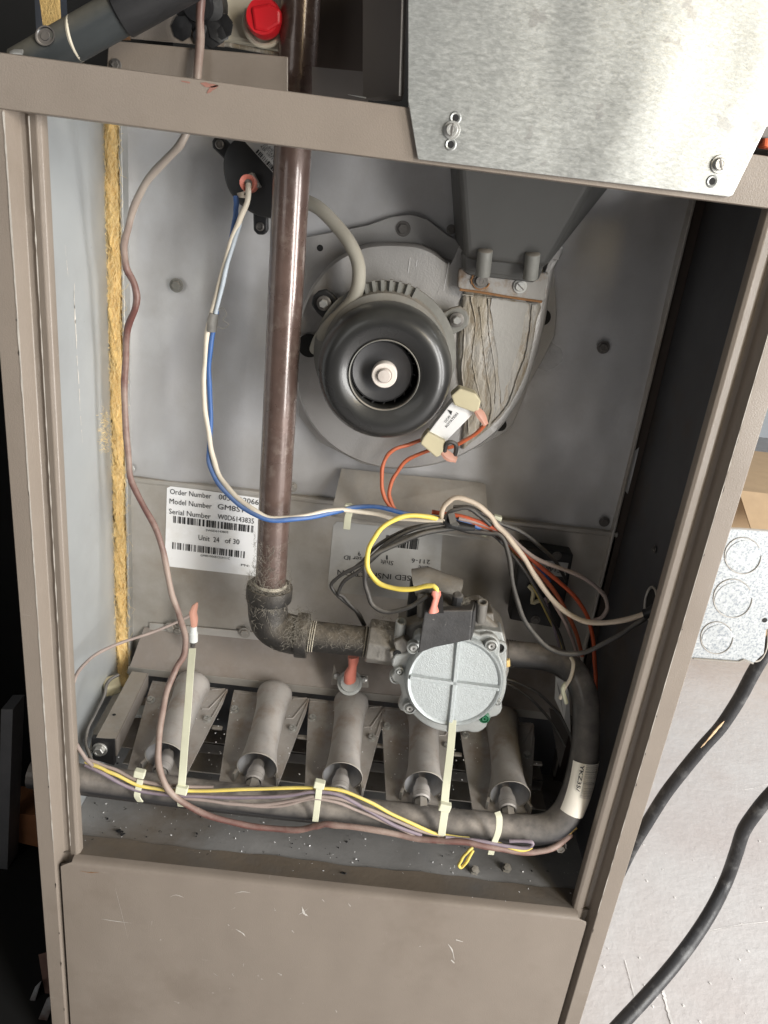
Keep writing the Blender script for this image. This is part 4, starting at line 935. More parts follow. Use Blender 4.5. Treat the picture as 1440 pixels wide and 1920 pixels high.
# subdivide locally
stk = wrap_sticker(min(ia,ib), max(ia,ib), 'barcode_sticker', mat('sticker_cream',(.85,.80,.70,1),.5,0,.06,30,bump=.05), a0=-1.0, a1=1.45)
def on_tube(i, a, off=.0012):
    f_ = i; i = int(f_); fr = f_-i
    c = pts[i].lerp(pts[i+1], fr); t = (pts[i+1]-pts[i-1]).normalized(); f = Vector((0,-1,0)); f = (f-t*t.dot(f)).normalized(); w = t.cross(f)
    return c+(f*math.cos(a)+w*math.sin(a))*(rm*.97+off)
lo_, hi_ = min(ia,ib), max(ia,ib); bar = MB(); x = 0
rn = random.Random(4)
tpos = lo_+(hi_-lo_)*.45
while tpos < hi_-.15:
    w_ = rn.choice((.045,.045,.09)); 
    q = [on_tube(tpos, aa) for aa in np.linspace(-.10,.80,7)]+[on_tube(tpos+w_, aa) for aa in np.linspace(.80,-.10,7)]
    bar.add(q, [(i, i+1, 12-i, 13-i) for i in range(6)]); tpos += w_+rn.choice((.09,.14,.18))
build(bar, 'barcode', M_ink, stk, sm=0)
nr = (on_tube(hi_-1, -.45)-pts[hi_-1]).normalized()
text('YKZ35/', on_tube(hi_-.2,-.42,.0016), on_tube(lo_+(hi_-lo_)*.55,-.42,.0016), 8, stk, M_ink, 0, h=.0034, nrm=nr, bold=.02)
# fold behind valve: paper tag by bend
solo(MB().prism([P(1042,1268,.11), P(1066,1282,.105), P(1070,1375,.10), P(1058,1350,.10), P(1040,1310,.11)], (0,.0006,0)), 'paper_tag', M_labeld, 'creased white paper tag hanging beside the bent pipe', 'tag', P(1055,1370,.1), sm=0)
# end bolts by manifold
hexbolt(1049,1583,.03,13, M_barsteel, rk, 'end_bolt', hgt=.007)
hexbolt(197,1484,.05,12, M_bolt, rk, 'end_bolt')

# ================================================================== gas valve
gv = thing('gas_valve', 'cast gas valve with large round ribbed cover and black coil', 'valve', P(850,1345,.09))
YV = .060
vc = P(852,1280,YV); rv = R(852,1280,YV,92)
axv = Vector((.02,-1,.14)).normalized()
# body block behind
build(MB().prism([P(x,y,.085) for x, y in ((745,1180),(785,1165),(905,1150),(948,1190),(955,1260),(940,1310),(880,1340),(800,1335),(760,1290))], (0,.04,0)), 'valve_body', M_castd, gv, sm=0, bevel=.003)
# flange ring with ears: outline at front
ringo = []
for i in range(72):
    a = 2*math.pi*i/72; r = 100
    for ea, eh, ew in ((math.radians(152),15,.13),(math.radians(200),22,.16),(math.radians(184),18,.10),(math.radians(314),16,.2),(math.radians(62),10,.18),(math.radians(35),8,.12),(math.radians(232),14,.14)):
        dd = (a-ea+math.pi)%(2*math.pi)-math.pi; r += eh*math.exp(-(dd/ew)**4)
    ringo.append((850+r*math.cos(a), 1277+r*.97*math.sin(a)))
build(MB().prism([P(x,y,.072) for x, y in ringo], (0,.010,0)), 'cover_flange', M_cast, gv, sm=30, bevel=.0015)
n = 64; vs = []
tang = axv.orthogonal().normalized(); tb = axv.cross(tang)
build(MB().lathe([(rv*1.02,-.018),(rv*1.01,-.004),(rv*.985,-.0008),(rv*.95,.0005),(rv*.90,-.0006),(rv*.895,-.0012),(rv*.5,-.0006),(0,-.0004)], vc, axv, 72), 'round_cover', M_cover, gv, sm=50)
for a in (math.radians(8), math.radians(97)):
    # ribs drawn along image directions on the cover plane
    dpx = Vector((math.cos(a), math.sin(a)))
    e0 = P(852-dpx.x*84, 1280-dpx.y*84, YV); e1 = P(852+dpx.x*84, 1280+dpx.y*84, YV)
    def onp(p): return p - axv*((p-vc).dot(axv)) + axv*.0002
    e0, e1 = onp(e0), onp(e1); d_ = (e1-e0).normalized(); s_ = axv.cross(d_)
    h = .0020; w0 = R(852,1280,YV,6)
    q0 = [e0-s_*w0-axv*.001, e0-s_*w0*.45+axv*h, e0+s_*w0*.45+axv*h, e0+s_*w0-axv*.001]; q1 = [p+(e1-e0) for p in q0]
    build(MB().add(q0+q1, [(0,1,2,3),(7,6,5,4),(0,4,5,1),(1,5,6,2),(2,6,7,3)]), 'cover_rib', M_cover, gv, sm=60)
# screws
for px, py, r, m, Yv in ((775,1210,11,M_bolt,.068),(768,1322,11,M_bolt,.069),(920,1206,11,M_bolt,.068),(907,1341,9,M_green,.069),(749,1254,8,M_cast,.070),(932,1311,6,M_cast,.070)):
    c = P(px,py,Yv+.004); rr_ = R(px,py,Yv,r)
    bs_ = build(MB().lathe([(rr_*1.15,0),(rr_*1.12,.006),(rr_*.85,.0066),(rr_*.80,.004),(0,.004)], c, (0,-1,.1), 24), 'screw_boss', m if m != M_bolt else M_cast, gv)
    build(MB().lathe([(rr_*.72,.003),(rr_*.68,.0062),(rr_*.5,.0072),(rr_*.22,.0070),(rr_*.18,.005),(0,.005)], c, (0,-1,.1), 18), 'cover_screw', m, bs_)
for px, py, r in ((936,1216,10),(743,1272,9)):
    c = P(px,py,.074); rr_ = R(px,py,.07,r)
    build(MB().lathe([(rr_*1.5,.008),(rr_*1.5,.001),(rr_*1.3,0),(rr_,0),(rr_*.95,.003)], c, (0,1,-.1), 24), 'bolt_boss', M_cast, gv)
    build(MB().lathe([(rr_,0),(0,0)], c+Vector((0,.002,0)), (0,1,0), 20), 'boss_hole', M_dark, gv)
# coil block
YF = .052
fq = [P(796,1146,YF), P(886,1144,YF), P(881,1200,YF), P(850,1207,YF), P(815,1214,YF), P(783,1226,YF)]
bq = [P(804,1104,.09), P(893,1125,.09), P(890,1170,.09), P(850,1180,.09), P(815,1180,.09), P(790,1180,.09)]
build(MB().add(fq+bq, [(0,5,4,3,2,1),(6,7,8,9,10,11)]+[(i,(i+1)%6,(i+1)%6+6,i+6) for i in range(6)]), 'coil_block', M_coil, gv, sm=0, bevel=.0012)
build(MB().prism([P(893,1125,.088),P(888,1145,.055),P(881,1200,.056),P(889,1180,.088)], (.001,0,0)), 'coil_side', M_coil, gv, sm=0)
c = P(857,1128,.070); build(MB().lathe([(R(857,1130,.07,11),-.004),(R(857,1130,.07,10),.008),(R(857,1130,.07,7),.009),(0,.009)], c, (-.05,-.25,1), 10), 'coil_knob', M_coil, gv, sm=30)
lintv = MB(); lint = lintv
hairs([c+Vector((.004,0,0)), c+Vector((.010,.004,.002))], 120, .002, .003, .007, rad=.0001); build(lintv, 'lint_tuft', M_hair, gv, sm=0, kind='stuff')
build(MB().prism([P(800,1113,.060),P(830,1112,.060),P(832,1150,.051),P(797,1148,.051)], (0,.002,0)), 'terminal_recess', M_dark, gv, sm=0)
q = [P(818,1108,.056), P(818,1122,.053), P(814,1136,.0505), P(813,1147,.050)]
build(MB().tube([q[0], q[0].lerp(q[1],.5), q[1], q[2], q[3]], [R(818,1110,.05,11),R(818,1110,.05,12),R(818,1110,.05,8),R(818,1110,.05,8),R(818,1110,.05,13)], 12, cap=False, flat=.6), 'red_terminal', M_red, gv)
# dusty drum (solenoid) behind
build(MB().tube([P(776,1092,.105), P(800,1088,.105), P(858,1110,.105)], R(820,1090,.105,26), 24), 'drum', M_castd, gv, sm=40)
build(MB().prism([P(770,1095,.10), P(790,1108,.10), P(793,1180,.10), P(760,1175,.10)], (0,.02,0)), 'drum_stem', M_blk, gv, sm=0, bevel=.003)
build(MB().tube([P(795,1072,.115), P(806,1068,.115)], .003, 10), 'drum_nub', M_bolt, gv)
build(MB().tube([P(792,1110,.096), P(788,1205,.096)], R(790,1150,.09,9), 12), 'side_pillar', M_castd, gv)
# inlet
zc = P(722,1205,.10)
build(MB().lathe([(.006,-.017),(.0205,-.017),(.0215,-.015),(.0215,.010),(.018,.0125),(.006,.0125)], zc, (1,0,-.04), 8, a0=math.pi/8, a1=2*math.pi+math.pi/8), 'inlet_hex', M_castd, gv, sm=30, bevel=.001)
build(MB().prism([P(x,y,.074) for x, y in ((738,1205),(755,1195),(768,1206),(764,1228),(750,1242),(732,1238),(730,1222),(742,1220))], (0,.02,0)), 'inlet_lug', M_castd, gv, sm=0, bevel=.0015)
text('D', P(711,1232,.0785), P(718,1233,.0785), 8, gv, M_castd, 0, h=.005, name='cast_letter', thick=.0006)
build(MB().lathe([(.004,.0),(.0035,.0005),(.0008,.0005)], P(745,1226,.0735), (0,-1,0), 16), 'lug_hole', M_dark, gv)
for px, py, h, m in ((750,1182,34,M_cast),(903,1146,34,M_castd)):
    p0, p1 = P(px-2,py+h/2,.085), P(px+2,py-h/2,.078)
    rr_ = R(px,py,.08,10)
    o = build(MB().lathe([(rr_,0),(rr_,(p1-p0).length),(rr_*.8,(p1-p0).length+.0006),(rr_*.62,(p1-p0).length+.0002),(rr_*.55,(p1-p0).length-.004),(0,(p1-p0).length-.004)], p0, p1-p0, 22), 'test_port', m, gv)
build(MB().prism([P(x,y,.09) for x, y in ((880,1152),(925,1150),(928,1178),(905,1182),(882,1172))], (0,.02,0)), 'outlet_shoulder', M_castd, gv, sm=0, bevel=.0015)
build(MB().prism([P(x,y,.078) for x, y in ((884,1182),(905,1180),(942,1186),(950,1215),(950,1262),(936,1250),(915,1200))], (0,.02,0)), 'outlet_boss', M_cast, gv, sm=0, bevel=.0015)
build(MB().tube([P(950,1236,.085), P(951,1248,.085)], .003, 8), 'sealant_blob', M_insul, gv)
lintv = MB(); lint = lintv
hairs([P(705,1180,.095), P(738,1182,.095)], 260, .019, .003, .007, rad=.0001); build(lintv, 'lint_tuft', M_hair, gv, sm=0, kind='stuff')

# ================================================================== rollout / flame sensors
rs = thing('rollout_sensor', 'round rollout sensor with red terminal above the middle burner', 'sensor', P(655,1290,.122))
q = [P(622,1262,.120), P(690,1268,.120), P(690,1290,.120), P(622,1283,.120)]
build(MB().prism([P(626,1245,.140), P(632,1262,.140), P(690,1266,.140), P(691,1290,.140), P(621,1284,.140)], (0,.0012,0)), 'sensor_plate', M_barsteel, rs, sm=0, bevel=.0004)
build(MB().lathe([(R(656,1278,.12,24),0),(R(656,1278,.12,24),.003),(R(656,1278,.12,19),.0035),(R(656,1278,.12,17),.008),(0,.0085)], P(656,1280,.135), (0,-1,.7), 28), 'sensor_disc', M_cast, rs)
build(MB().tube([P(656,1276,.124), P(657,1262,.122), P(661,1250,.122), P(663,1240,.122), P(663,1230,.122)], [R(656,1270,.11,13),R(656,1270,.11,13),R(656,1270,.11,9),R(656,1270,.11,11),R(656,1270,.11,12)], 12, flat=.8), 'red_terminal', M_red, rs)
for px in (632,683): 
    build(MB().lathe([(.0035,0),(.0035,.002),(.0022,.003),(0,.003)], P(px,1268+(px-632)*.12,.139), (0,-1,.3), 12), 'sensor_screw', M_bolt, rs)
fs = thing('flame_sensor', 'white ceramic flame sensor with faded red boot at upper left', 'sensor', P(363,1212,.15))
build(MB().lathe([(0,0),(.0045,0),(.0045,.010),(.0038,.0108),(.0034,.018),(0,.018)], P(363,1202,.145), P(363,1175,.145)-P(363,1202,.145), 20), 'ceramic_body', M_ceram, fs)
build(MB().tube([P(361,1212,.147), P(363,1202,.145)], .0026, 8), 'threaded_base', M_dbolt, fs)
build(MB().tube([P(364,1180,.145), P(364,1160,.145), P(362,1148,.145), P(366,1136,.145), P(370,1130,.145)], [.003,.0046,.0044,.0034,.0012], 10, flat=.7), 'red_boot', M_pink, fs)

# rear right igniter block
ib_ = thing('rear_control_block', 'black plastic block with pale label behind the wires at right', 'connector block', P(1010,1180,.16))
q = [P(978,1025,.150), P(1076,1040,.150), P(1050,1180,.150), P(955,1162,.150)]
build(MB().prism(q, (0,.02,0)), 'block_body', M_blk, ib_, sm=0, bevel=.002)
build(MB().prism([P(1000,1048,.1495), P(1066,1056,.1495), P(1060,1082,.1495), P(994,1075,.1495)], (0,.0004,0)), 'block_label', M_labeld, ib_, sm=0)
text('W13 B', P(1022,1070,.149), P(1062,1076,.149), 8, ib_, M_ink, 0, h=.005)
for px, py in ((1044,1042),(1004,1162)): hexbolt(px, py, .1495, 9, M_dbolt, ib_, 'block_screw')
build(MB().tube(smooth([P(991,1098,.148),P(1000,1110,.146),P(998,1130,.146),P(1012,1126,.146),P(1030,1126,.146)],3), .0022, 6), 'cream_clip', M_cream, ib_)

# ================================================================== cable ties
def tie(pts, wpx, head, label, group='nylon cable ties', name='cable_tie', side=(1,0,0), hw=22):
    q = smooth([P(*p) for p in pts], 4); w = R(*pts[0][:2], pts[0][2], wpx)
    o = thing(name, label, 'cable tie', P(*pts[-1]), group)
    build(MB().strap(q, w, .0011, side), 'strap', M_tie, o, sm=50, bevel=.0003)
    if head:
        c = P(*head); s = R(head[0],head[1],head[2],hw)/2
        build(MB().box((-s,-.003,-s*.75),(s,.003,s*.75), Matrix.Translation(c)@Matrix.Rotation(.15,4,'Y')), 'tie_head', M_tie, o, sm=0, bevel=.0008)
    return o
tie([(361,1216,.10),(357,1260,.075),(352,1330,.045),(346,1400,.018),(342,1455,.000),(340,1475,-.001),(338,1497,.001),(340,1512,.006)], 13, (341,1480,-.0022), 'long upright cable tie crossing the left burner')
tie([(263,1462,.0),(259,1480,-.0015),(257,1493,-.001),(263,1503,.004)], 12, (262,1450,.000), 'cable tie nearest the left end of the manifold pipe', hw=20)
tie([(600,1462,.0),(597,1490,-.0025),(594,1515,-.002),(591,1540,.002)], 12, (599,1470,-.002), 'short cable tie below the middle burner', hw=20)
tie([(849,1350,.055),(845,1400,.035),(838,1460,.010),(834,1500,-.001),(834,1520,-.0025),(830,1548,-.002),(826,1582,.002)], 14, (834,1512,-.0035), 'long cable tie hanging straight down from the gas valve', hw=22)
tie([(932,1522,.003),(936,1535,-.001),(934,1560,-.0025),(924,1586,.001),(920,1602,.006)], 12, None, 'cable tie nearest the bend of the manifold pipe')
tie([(653,944,.118),(655,958,.112),(652,972,.114),(650,992,.120)], 13, (654,952,.111), 'cable tie at the left end of the sloping bracket', hw=17)
tie([(934,968,.110),(930,982,.104),(922,996,.104),(905,1004,.112)], 13, (932,972,.106), 'cable tie at the right end of the sloping bracket', hw=16)
tl_ = thing('twisted_tie', 'white cable tie with two loose tails hanging from the bent pipe', 'cable tie', P(1055,1310,.07))
build(MB().tube(smooth([P(1070,1232,.062),P(1075,1245,.058),P(1070,1270,.056),P(1060,1288,.056),P(1050,1310,.056)],4), .0016, 8), 'strap', M_wwhite, tl_)
build(MB().tube(smooth([P(1062,1280,.058),P(1055,1292,.055),P(1062,1318,.055)],4), .0020, 8), 'loose_tail', M_tie, tl_)

# ================================================================== wires
def wire(name, m, r, pts, label, group=None, seg=10, cat='wire', sub=5):
    q = smooth([P(*p) for p in pts], sub); rr_ = []; r = r*(1.12 if name != 'tape_thread' else 1)
    ph = [random.uniform(0,6.3) for _ in range(6)]; am = .00035 if len(q) > 12 else 0
    for i in range(len(q)):
        rr_.append(r*(1+.05*math.sin(i*.9+ph[0])))
        e_ = min(1, min(i, len(q)-1-i)/6)
        q[i] = q[i]+Vector((math.sin(i*.43+ph[1])+.6*math.sin(i*1.1+ph[2]), 0, math.sin(i*.37+ph[3])+.6*math.sin(i*.93+ph[4])))*am*e_
    return solo(MB().tube(q, rr_, seg), name, m, label, cat, P(*pts[-1]), group)
wire('brown_wire', M_wbrown, .0026, [(379,-60,.055),(377,0,.055),(375,60,.055),(370,140,.05),(364,190,.05),(352,235,.06),(343,262,.06),(330,282,.065),(290,320,.08),(262,362,.09),(243,420,.10),(232,465,.105),(238,505,.11),(255,540,.11),(254,575,.11),(240,612,.115),(236,680,.12),(233,760,.12),(240,850,.12),(248,905,.12),(272,955,.115),(298,1005,.11),(312,1060,.105),(320,1110,.10),(335,1150,.095),(347,1190,.085),(345,1225,.075),(330,1255,.06),(312,1300,.045),(300,1360,.025),(297,1420,.008),(307,1465,-.003),(330,1495,-.005),(380,1525,-.004),(440,1543,-.002),(500,1552,0),(560,1556,.0),(590,1550,.0),(610,1545,0),(640,1548,0),(700,1556,.0),(760,1568,.0),(810,1575,-.002),(860,1578,-.003),(900,1585,-.003),(950,1593,.0),(1000,1598,.003),(1040,1588,.008),(1070,1565,.02)],
     'long brown wire wandering down the left side and along the manifold pipe')
wire('sensor_wire', M_wtaupe, .0014, [(362,1150,.145),(345,1160,.14),(290,1185,.12),(220,1207,.09),(175,1230,.06),(148,1260,.03),(134,1290,.015),(120,1330,.01)], 'thin taupe wire from the flame sensor curving to the left jamb')
wire('edge_wire', M_wgrey, .0014, [(222,1265,.075),(203,1278,.065),(195,1305,.055),(175,1345,.045),(163,1375,.035),(162,1400,.02),(172,1425,.006)], 'thin wire curving round the left end of the burner rack')
wire('corner_wire', M_wtaupe, .0016, [(120,1370,.012),(138,1388,.010),(150,1405,.006),(162,1425,.003),(175,1437,.001)], 'short wire coming from behind the left jamb to the manifold')
G1 = 'wires strapped along the manifold pipe'
# manifold surface front is at Y = .005
wire('yellow_wire', M_wyellow, .0014, [(160,1428,.004),(190,1440,.001),(215,1452,-.0005),(258,1472,-.001),(300,1479,.0),(345,1483,.0005),(420,1482,.001),(500,1478,.002),(590,1477,.002),(640,1483,.001),(690,1502,.0),(740,1528,.0),(800,1557,.0005),(830,1566,.001),(880,1572,.003)], 'yellow wire, uppermost of those strapped along the manifold pipe', G1)
wire('taupe_wire', M_wtaupe, .0014, [(160,1422,.006),(190,1434,.004),(220,1444,.003),(262,1464,.001),(310,1472,.002),(345,1474,.003),(400,1476,.004)], 'taupe wire above the yellow one, ending behind the long left cable tie')
wire('violet_wire', M_wlilac, .0015, [(160,1434,.003),(195,1452,-.001),(240,1476,-.001),(290,1487,-.001),(345,1492,-.001),(420,1495,.0),(500,1494,.0),(560,1488,.0),(590,1485,-.0005),(640,1492,-.001),(700,1525,-.001),(750,1552,-.001),(790,1566,.001)], 'dusty violet wire just under the yellow wire on the manifold pipe', G1)
wire('grey_wire', M_wtaupe, .0014, [(345,1496,-.0005),(400,1502,-.001),(450,1508,-.001),(510,1508,-.0005),(560,1498,-.001),(594,1492,-.001),(640,1499,-.001),(690,1517,-.001),(740,1537,-.001),(790,1558,.0),(835,1568,.001),(900,1576,.003)], 'taupe wire sagging lowest over the manifold between two ties', G1)
wire('pale_wire', M_wtaupe, .0013, [(430,1504,.0),(480,1512,-.001),(530,1510,-.001),(570,1500,-.001),(596,1498,-.002),(640,1507,-.001),(680,1523,.0),(730,1545,.0),(780,1567,.001)], 'second sagging taupe wire beside the middle cable tie', G1)
wire('loop_yellow_wire', M_wyellow, .0013, [(886,1588,.0),(878,1596,-.002),(866,1610,-.002),(860,1622,-.002),(868,1625,-.002),(878,1610,-.002),(887,1594,.0)], 'small hanging yellow wire loop under the manifold pipe')
wire('loop_violet_wire', M_wlilac, .0015, [(835,1570,-.001),(870,1574,.0),(920,1580,-.001),(960,1588,-.001),(990,1590,-.001),(998,1583,-.001),(990,1577,.0),(955,1577,.001)], 'violet wire looping back under the manifold pipe near its bend')
wire('end_yellow_wire', M_wyellow, .0013, [(930,1580,.001),(960,1590,-.0015),(985,1594,-.0015),(997,1588,-.001)], 'short yellow wire end beside the violet loop')
wire('corner_yellow_wire', mat('ochre_wire',(.45,.30,.09,1),.5,0,.1,bump=.1), .0018, [(1030,1575,.025),(1052,1568,.02),(1068,1560,.02),(1080,1550,.022)], 'ochre wire end just below the bend of the manifold pipe')
# left pair
wire('cream_wire', M_wwhite, .0020, [(466,345,.115),(464,372,.11),(450,412,.11),(434,455,.11),(414,520,.112),(400,580,.112),(390,620,.112),(384,680,.112),(383,740,.112),(390,800,.11),(398,855,.105),(414,895,.095),(442,930,.082),(480,960,.072),(515,972,.070),(570,967,.078),(625,957,.098),(655,957,.107),(700,962,.11),(740,972,.105),(790,975,.10),(835,975,.095)], 'cream wire running from the pressure switch down past the gas pipe')
wire('blue_wire', M_wblue, .0019, [(442,368,.12),(443,390,.118),(440,420,.116),(425,480,.116),(410,550,.116),(404,600,.114),(394,650,.112),(392,700,.112),(395,760,.112),(393,820,.11),(392,860,.106),(404,898,.095),(434,935,.081),(478,964,.070),(515,976,.068),(570,972,.076),(625,961,.096),(655,953,.108),(700,950,.108),(750,960,.104),(800,968,.102),(850,975,.10),(900,990,.10),(960,1018,.11),(1000,1050,.125),(1030,1090,.14)], 'blue wire paired with the cream wire left of the gas pipe')
wire('pale_blue_wire', mat('pale_blue_wire',(.42,.47,.52,1),.45,0,.12,dust=.3,**WD), .0016, [(452,405,.113),(446,430,.110),(434,470,.109),(418,530,.109),(404,588,.110)], 'pale dusty wire beside the cream one above the old tape')
solo(MB().tube([P(402,588,.111), P(399,600,.111), P(397,622,.111)], [.0045,.0052,.0046], 10, flat=.6), 'tape_wrap', M_tape, 'grey tape wrapped round the cream and blue wires', 'tape', P(399,610,.11))
wire('tape_thread', M_hair, .0002, [(405,582,.109),(418,578,.108),(424,590,.108),(418,600,.108),(428,608,.108),(420,616,.109),(408,612,.109)], 'curl of loose thread on the grey tape', cat='thread', seg=4)
# motor leads
G2 = None
wire('orange_lead', M_worange, .0016, [(800,822,.13),(770,832,.125),(740,842,.12),(722,862,.118),(715,890,.115),(718,920,.112),(726,942,.11),(738,958,.108)], 'orange motor lead, left of the two dropping to the bracket')
wire('orange_lead', M_worange, .0016, [(912,792,Yl-.002),(898,808,.112),(875,824,.115),(845,838,.118),(805,845,.12),(765,862,.12),(742,888,.118),(730,918,.114),(734,942,.11),(742,958,.108)], 'orange motor lead reaching from the right hand motor connector')
wire('black_lead', M_wgrey, .0018, [(832,850,Yl-.004),(838,832,Yl-.006),(850,830,Yl-.006),(855,842,Yl-.004),(852,856,Yl-.002)], 'short grey lead looping beside the lower motor connector')
# right bundle
wire('cream_loop_wire', M_wcream, .0021, [(832,978,.098),(829,958,.094),(840,940,.090),(862,934,.088),(890,943,.088),(915,962,.090),(932,985,.094),(955,1010,.092),(985,1050,.088),(1010,1090,.082),(1040,1130,.074),(1075,1156,.066),(1120,1168,.058),(1170,1163,.050),(1212,1150,.046)], 'thick cream wire looping through the clip to the right wall hole')
wire('dark_loop_wire', M_wgrey, .0019, [(835,984,.10),(880,996,.098),(915,1000,.096),(940,1006,.094),(952,1035,.090),(962,1095,.080),(980,1155,.070),(1010,1200,.062),(1050,1224,.054),(1100,1222,.050),(1150,1197,.046),(1190,1172,.044),(1222,1150,.046)], 'dark grey wire hanging lowest to the hole in the right wall')
wire('red_orange_wire', mat('red_orange_wire',(.58,.10,.035,1),.42,0,.12,dust=.2,dustcol=(.4,.25,.18,1),**WD), .0018, [(810,960,.104),(860,968,.100),(900,978,.098),(930,992,.098),(965,1022,.102),(1010,1060,.108),(1050,1092,.112),(1083,1125,.115),(1102,1160,.118),(1112,1200,.12),(1117,1260,.12),(1116,1320,.12)], 'bright red-orange wire fanning to the right of the bundle')
wire('lower_orange_wire', M_worange, .0018, [(870,976,.10),(910,988,.10),(935,1002,.102),(970,1035,.106),(1015,1080,.110),(1050,1125,.112),(1078,1180,.114),(1092,1230,.116)], 'orange wire beneath the red-orange one in the right bundle')
wire('tan_wire', M_wtaupe, .0017, [(880,955,.094),(912,965,.096),(935,985,.098),(970,1020,.096),(1010,1050,.094),(1060,1068,.09),(1105,1090,.086),(1133,1118,.084),(1138,1140,.084),(1128,1158,.084),(1105,1166,.086)], 'tan wire making the widest rightward loop of the bundle')
wire('slate_wire', M_wgrey, .0016, [(850,950,.096),(880,952,.094),(910,965,.096),(940,982,.10),(980,1000,.105),(1010,1022,.11),(1040,1050,.12),(1062,1090,.13)], 'dark grey wire, topmost of the right bundle')
wire('mauve_wire', mat('mauve_wire',(.40,.30,.27,1),.45,0,.12,dust=.3,**WD), .0016, [(860,972,.098),(910,984,.098),(940,1003,.098),(980,1045,.10),(1020,1100,.102),(1050,1150,.104),(1072,1195,.104),(1086,1240,.106)], 'mauve wire descending to the top of the bent pipe')
wire('thin_black_wire', M_wgrey, .0014, [(880,985,.10),(920,1000,.10),(960,1040,.105),(1000,1095,.11),(1030,1150,.115),(1052,1200,.118),(1062,1235,.12)], 'thin black wire between the mauve and yellow wires')
wire('thin_yellow_wire', mat('ochre_thin',(.42,.33,.10,1),.5,0,.1,bump=.1), .0013, [(935,1005,.105),(965,1040,.11),(995,1090,.12),(1020,1140,.125),(1045,1185,.13),(1055,1215,.13)], 'thin ochre wire crossing the black rear block')
wire('thin_violet_wire', M_wlilac, .0012, [(1022,1120,.14),(1030,1150,.13),(1040,1180,.125),(1050,1215,.12)], 'thin violet wire low in front of the rear block')
wire('yellow_valve_wire', mat('bright_yellow_wire',(.80,.62,.10,1),.40,0,.08,dust=.18,dustcol=(.66,.6,.45,1),**WD), .0020, [(824,974,.098),(795,968,.092),(752,970,.086),(715,990,.080),(694,1022,.076),(689,1060,.072),(704,1088,.068),(735,1102,.064),(775,1105,.060),(803,1098,.057),(817,1102,.055),(819,1116,.055)], 'bright yellow wire looping round to the red valve terminal')
wire('left_grey_wire', M_wgrey, .0016, [(845,978,.10),(790,988,.098),(735,1012,.10),(690,1050,.105),(645,1075,.11),(624,1092,.112),(625,1106,.112),(648,1130,.114),(672,1150,.116),(684,1172,.12)], 'dark grey wire reaching furthest left of the inspection label')
wire('left_grey_wire', M_wgrey, .0016, [(850,986,.10),(775,1002,.099),(722,1028,.10),(684,1062,.104),(648,1088,.109),(634,1112,.11),(646,1122,.112),(668,1146,.115),(682,1172,.12)], 'dark grey wire just inside the leftmost one over the label')
wire('hanging_grey_wire', M_wgrey, .0019, [(856,990,.10),(800,1000,.094),(730,1026,.088),(690,1050,.084),(684,1078,.080),(688,1110,.076),(700,1135,.072),(722,1147,.068),(752,1144,.064),(785,1128,.060),(803,1116,.058)], 'grey wire hanging in a loop below the yellow wire')
wire('upper_grey_wire', M_wgrey, .0015, [(850,980,.102),(800,984,.104),(750,998,.106),(705,1025,.108),(680,1052,.11),(655,1072,.113)], 'thin grey wire above the others across the label barcode')
wire('tape_black_wire', M_wgrey, .0016, [(838,988,.098),(836,968,.094),(850,956,.092),(878,954,.092),(900,968,.094),(920,985,.096)], 'small dark loop inside the thick cream loop')
solo(MB().tube(smooth([P(832,972,.096),P(845,980,.096),P(862,986,.096),P(890,990,.096)],3), [.0032,.0042,.0050,.0052,.0050,.0046,.0044,.0042,.0034,.003], 10, flat=.7), 'black_tape_wrap', M_blk, 'black tape lump binding the wires on the sloping bracket', 'tape', P(860,990,.096))
solo(MB().strap([P(846,962,.091), P(850,980,.0895), P(856,985,.092)], .006, .0008, (1,0,0)), 'tape_tail', M_tape, 'grey tape tail lying over the black tape lump', 'tape', P(850,975,.09))
wire('rear_grey_wire', M_wgrey, .0013, [(946,1272,.11),(975,1282,.11),(1010,1300,.11),(1045,1335,.11),(1068,1375,.10),(1075,1410,.09)], 'upper of two grey wires behind the valve outlet', 'grey wires behind the valve')
wire('rear_grey_wire', M_wgrey, .0013, [(948,1280,.112),(968,1290,.112),(1000,1315,.112),(1035,1355,.11),(1060,1400,.10)], 'lower of two grey wires behind the valve outlet', 'grey wires behind the valve')
# black sleeve at right hole
solo(MB().tube(smooth([P(1205,1152,.047),P(1216,1149,.0465),P(1230,1140,.046)],3), .0045, 12), 'wire_sleeve', M_blk, 'black sleeve holding two wires at the right wall hole', 'sleeve', P(1216,1149,.047))

# ================================================================== junction box, cords, cardboard, orange nut
YJ = .06
jb = thing('junction_box', 'open square galvanised junction box with round knockouts outside at right', 'junction box', P(1350,1240,YJ))
q = [Vector((.2705,YJ,P(1290,988,YJ).z)), P(1387,991,YJ), P(1480,998,YJ), P(1480,1180,YJ), P(1437,1180,YJ), P(1432,1226,YJ), P(1412,1244,YJ), P(1395,1237,YJ), P(1385,1240,YJ), P(1300,1235,YJ), Vector((.2705,YJ,P(1240,1230,YJ).z))]
build(MB().prism(q, (0,.0016,0)), 'face_plate', M_spangle, jb, sm=0, bevel=.0004)
for px, py, r in ((1393,1042,34),(1374,1122,36),(1344,1196,30)):
    ring = [P(px+r*math.cos(a), py+r*math.sin(a), YJ-.0004) for a in np.linspace(.0,2*math.pi*.93,40)]
    build(MB().tube(ring, .0004, 6), 'knockout', M_barsteel, jb)
    build(MB().lathe([(R(px,py,YJ,r-1.5),0),(R(px,py,YJ,r-2.5),.0005),(0,.0005)], P(px,py,YJ), (0,-1,0), 40), 'knockout_disc', M_spangle, jb, sm=20, bevel=.0002)
build(MB().lathe([(0,0),(R(1434,1163,YJ,5),0)], P(1434,1163,YJ-.0003), (0,-1,0), 14), 'screw_hole', M_dark, jb)
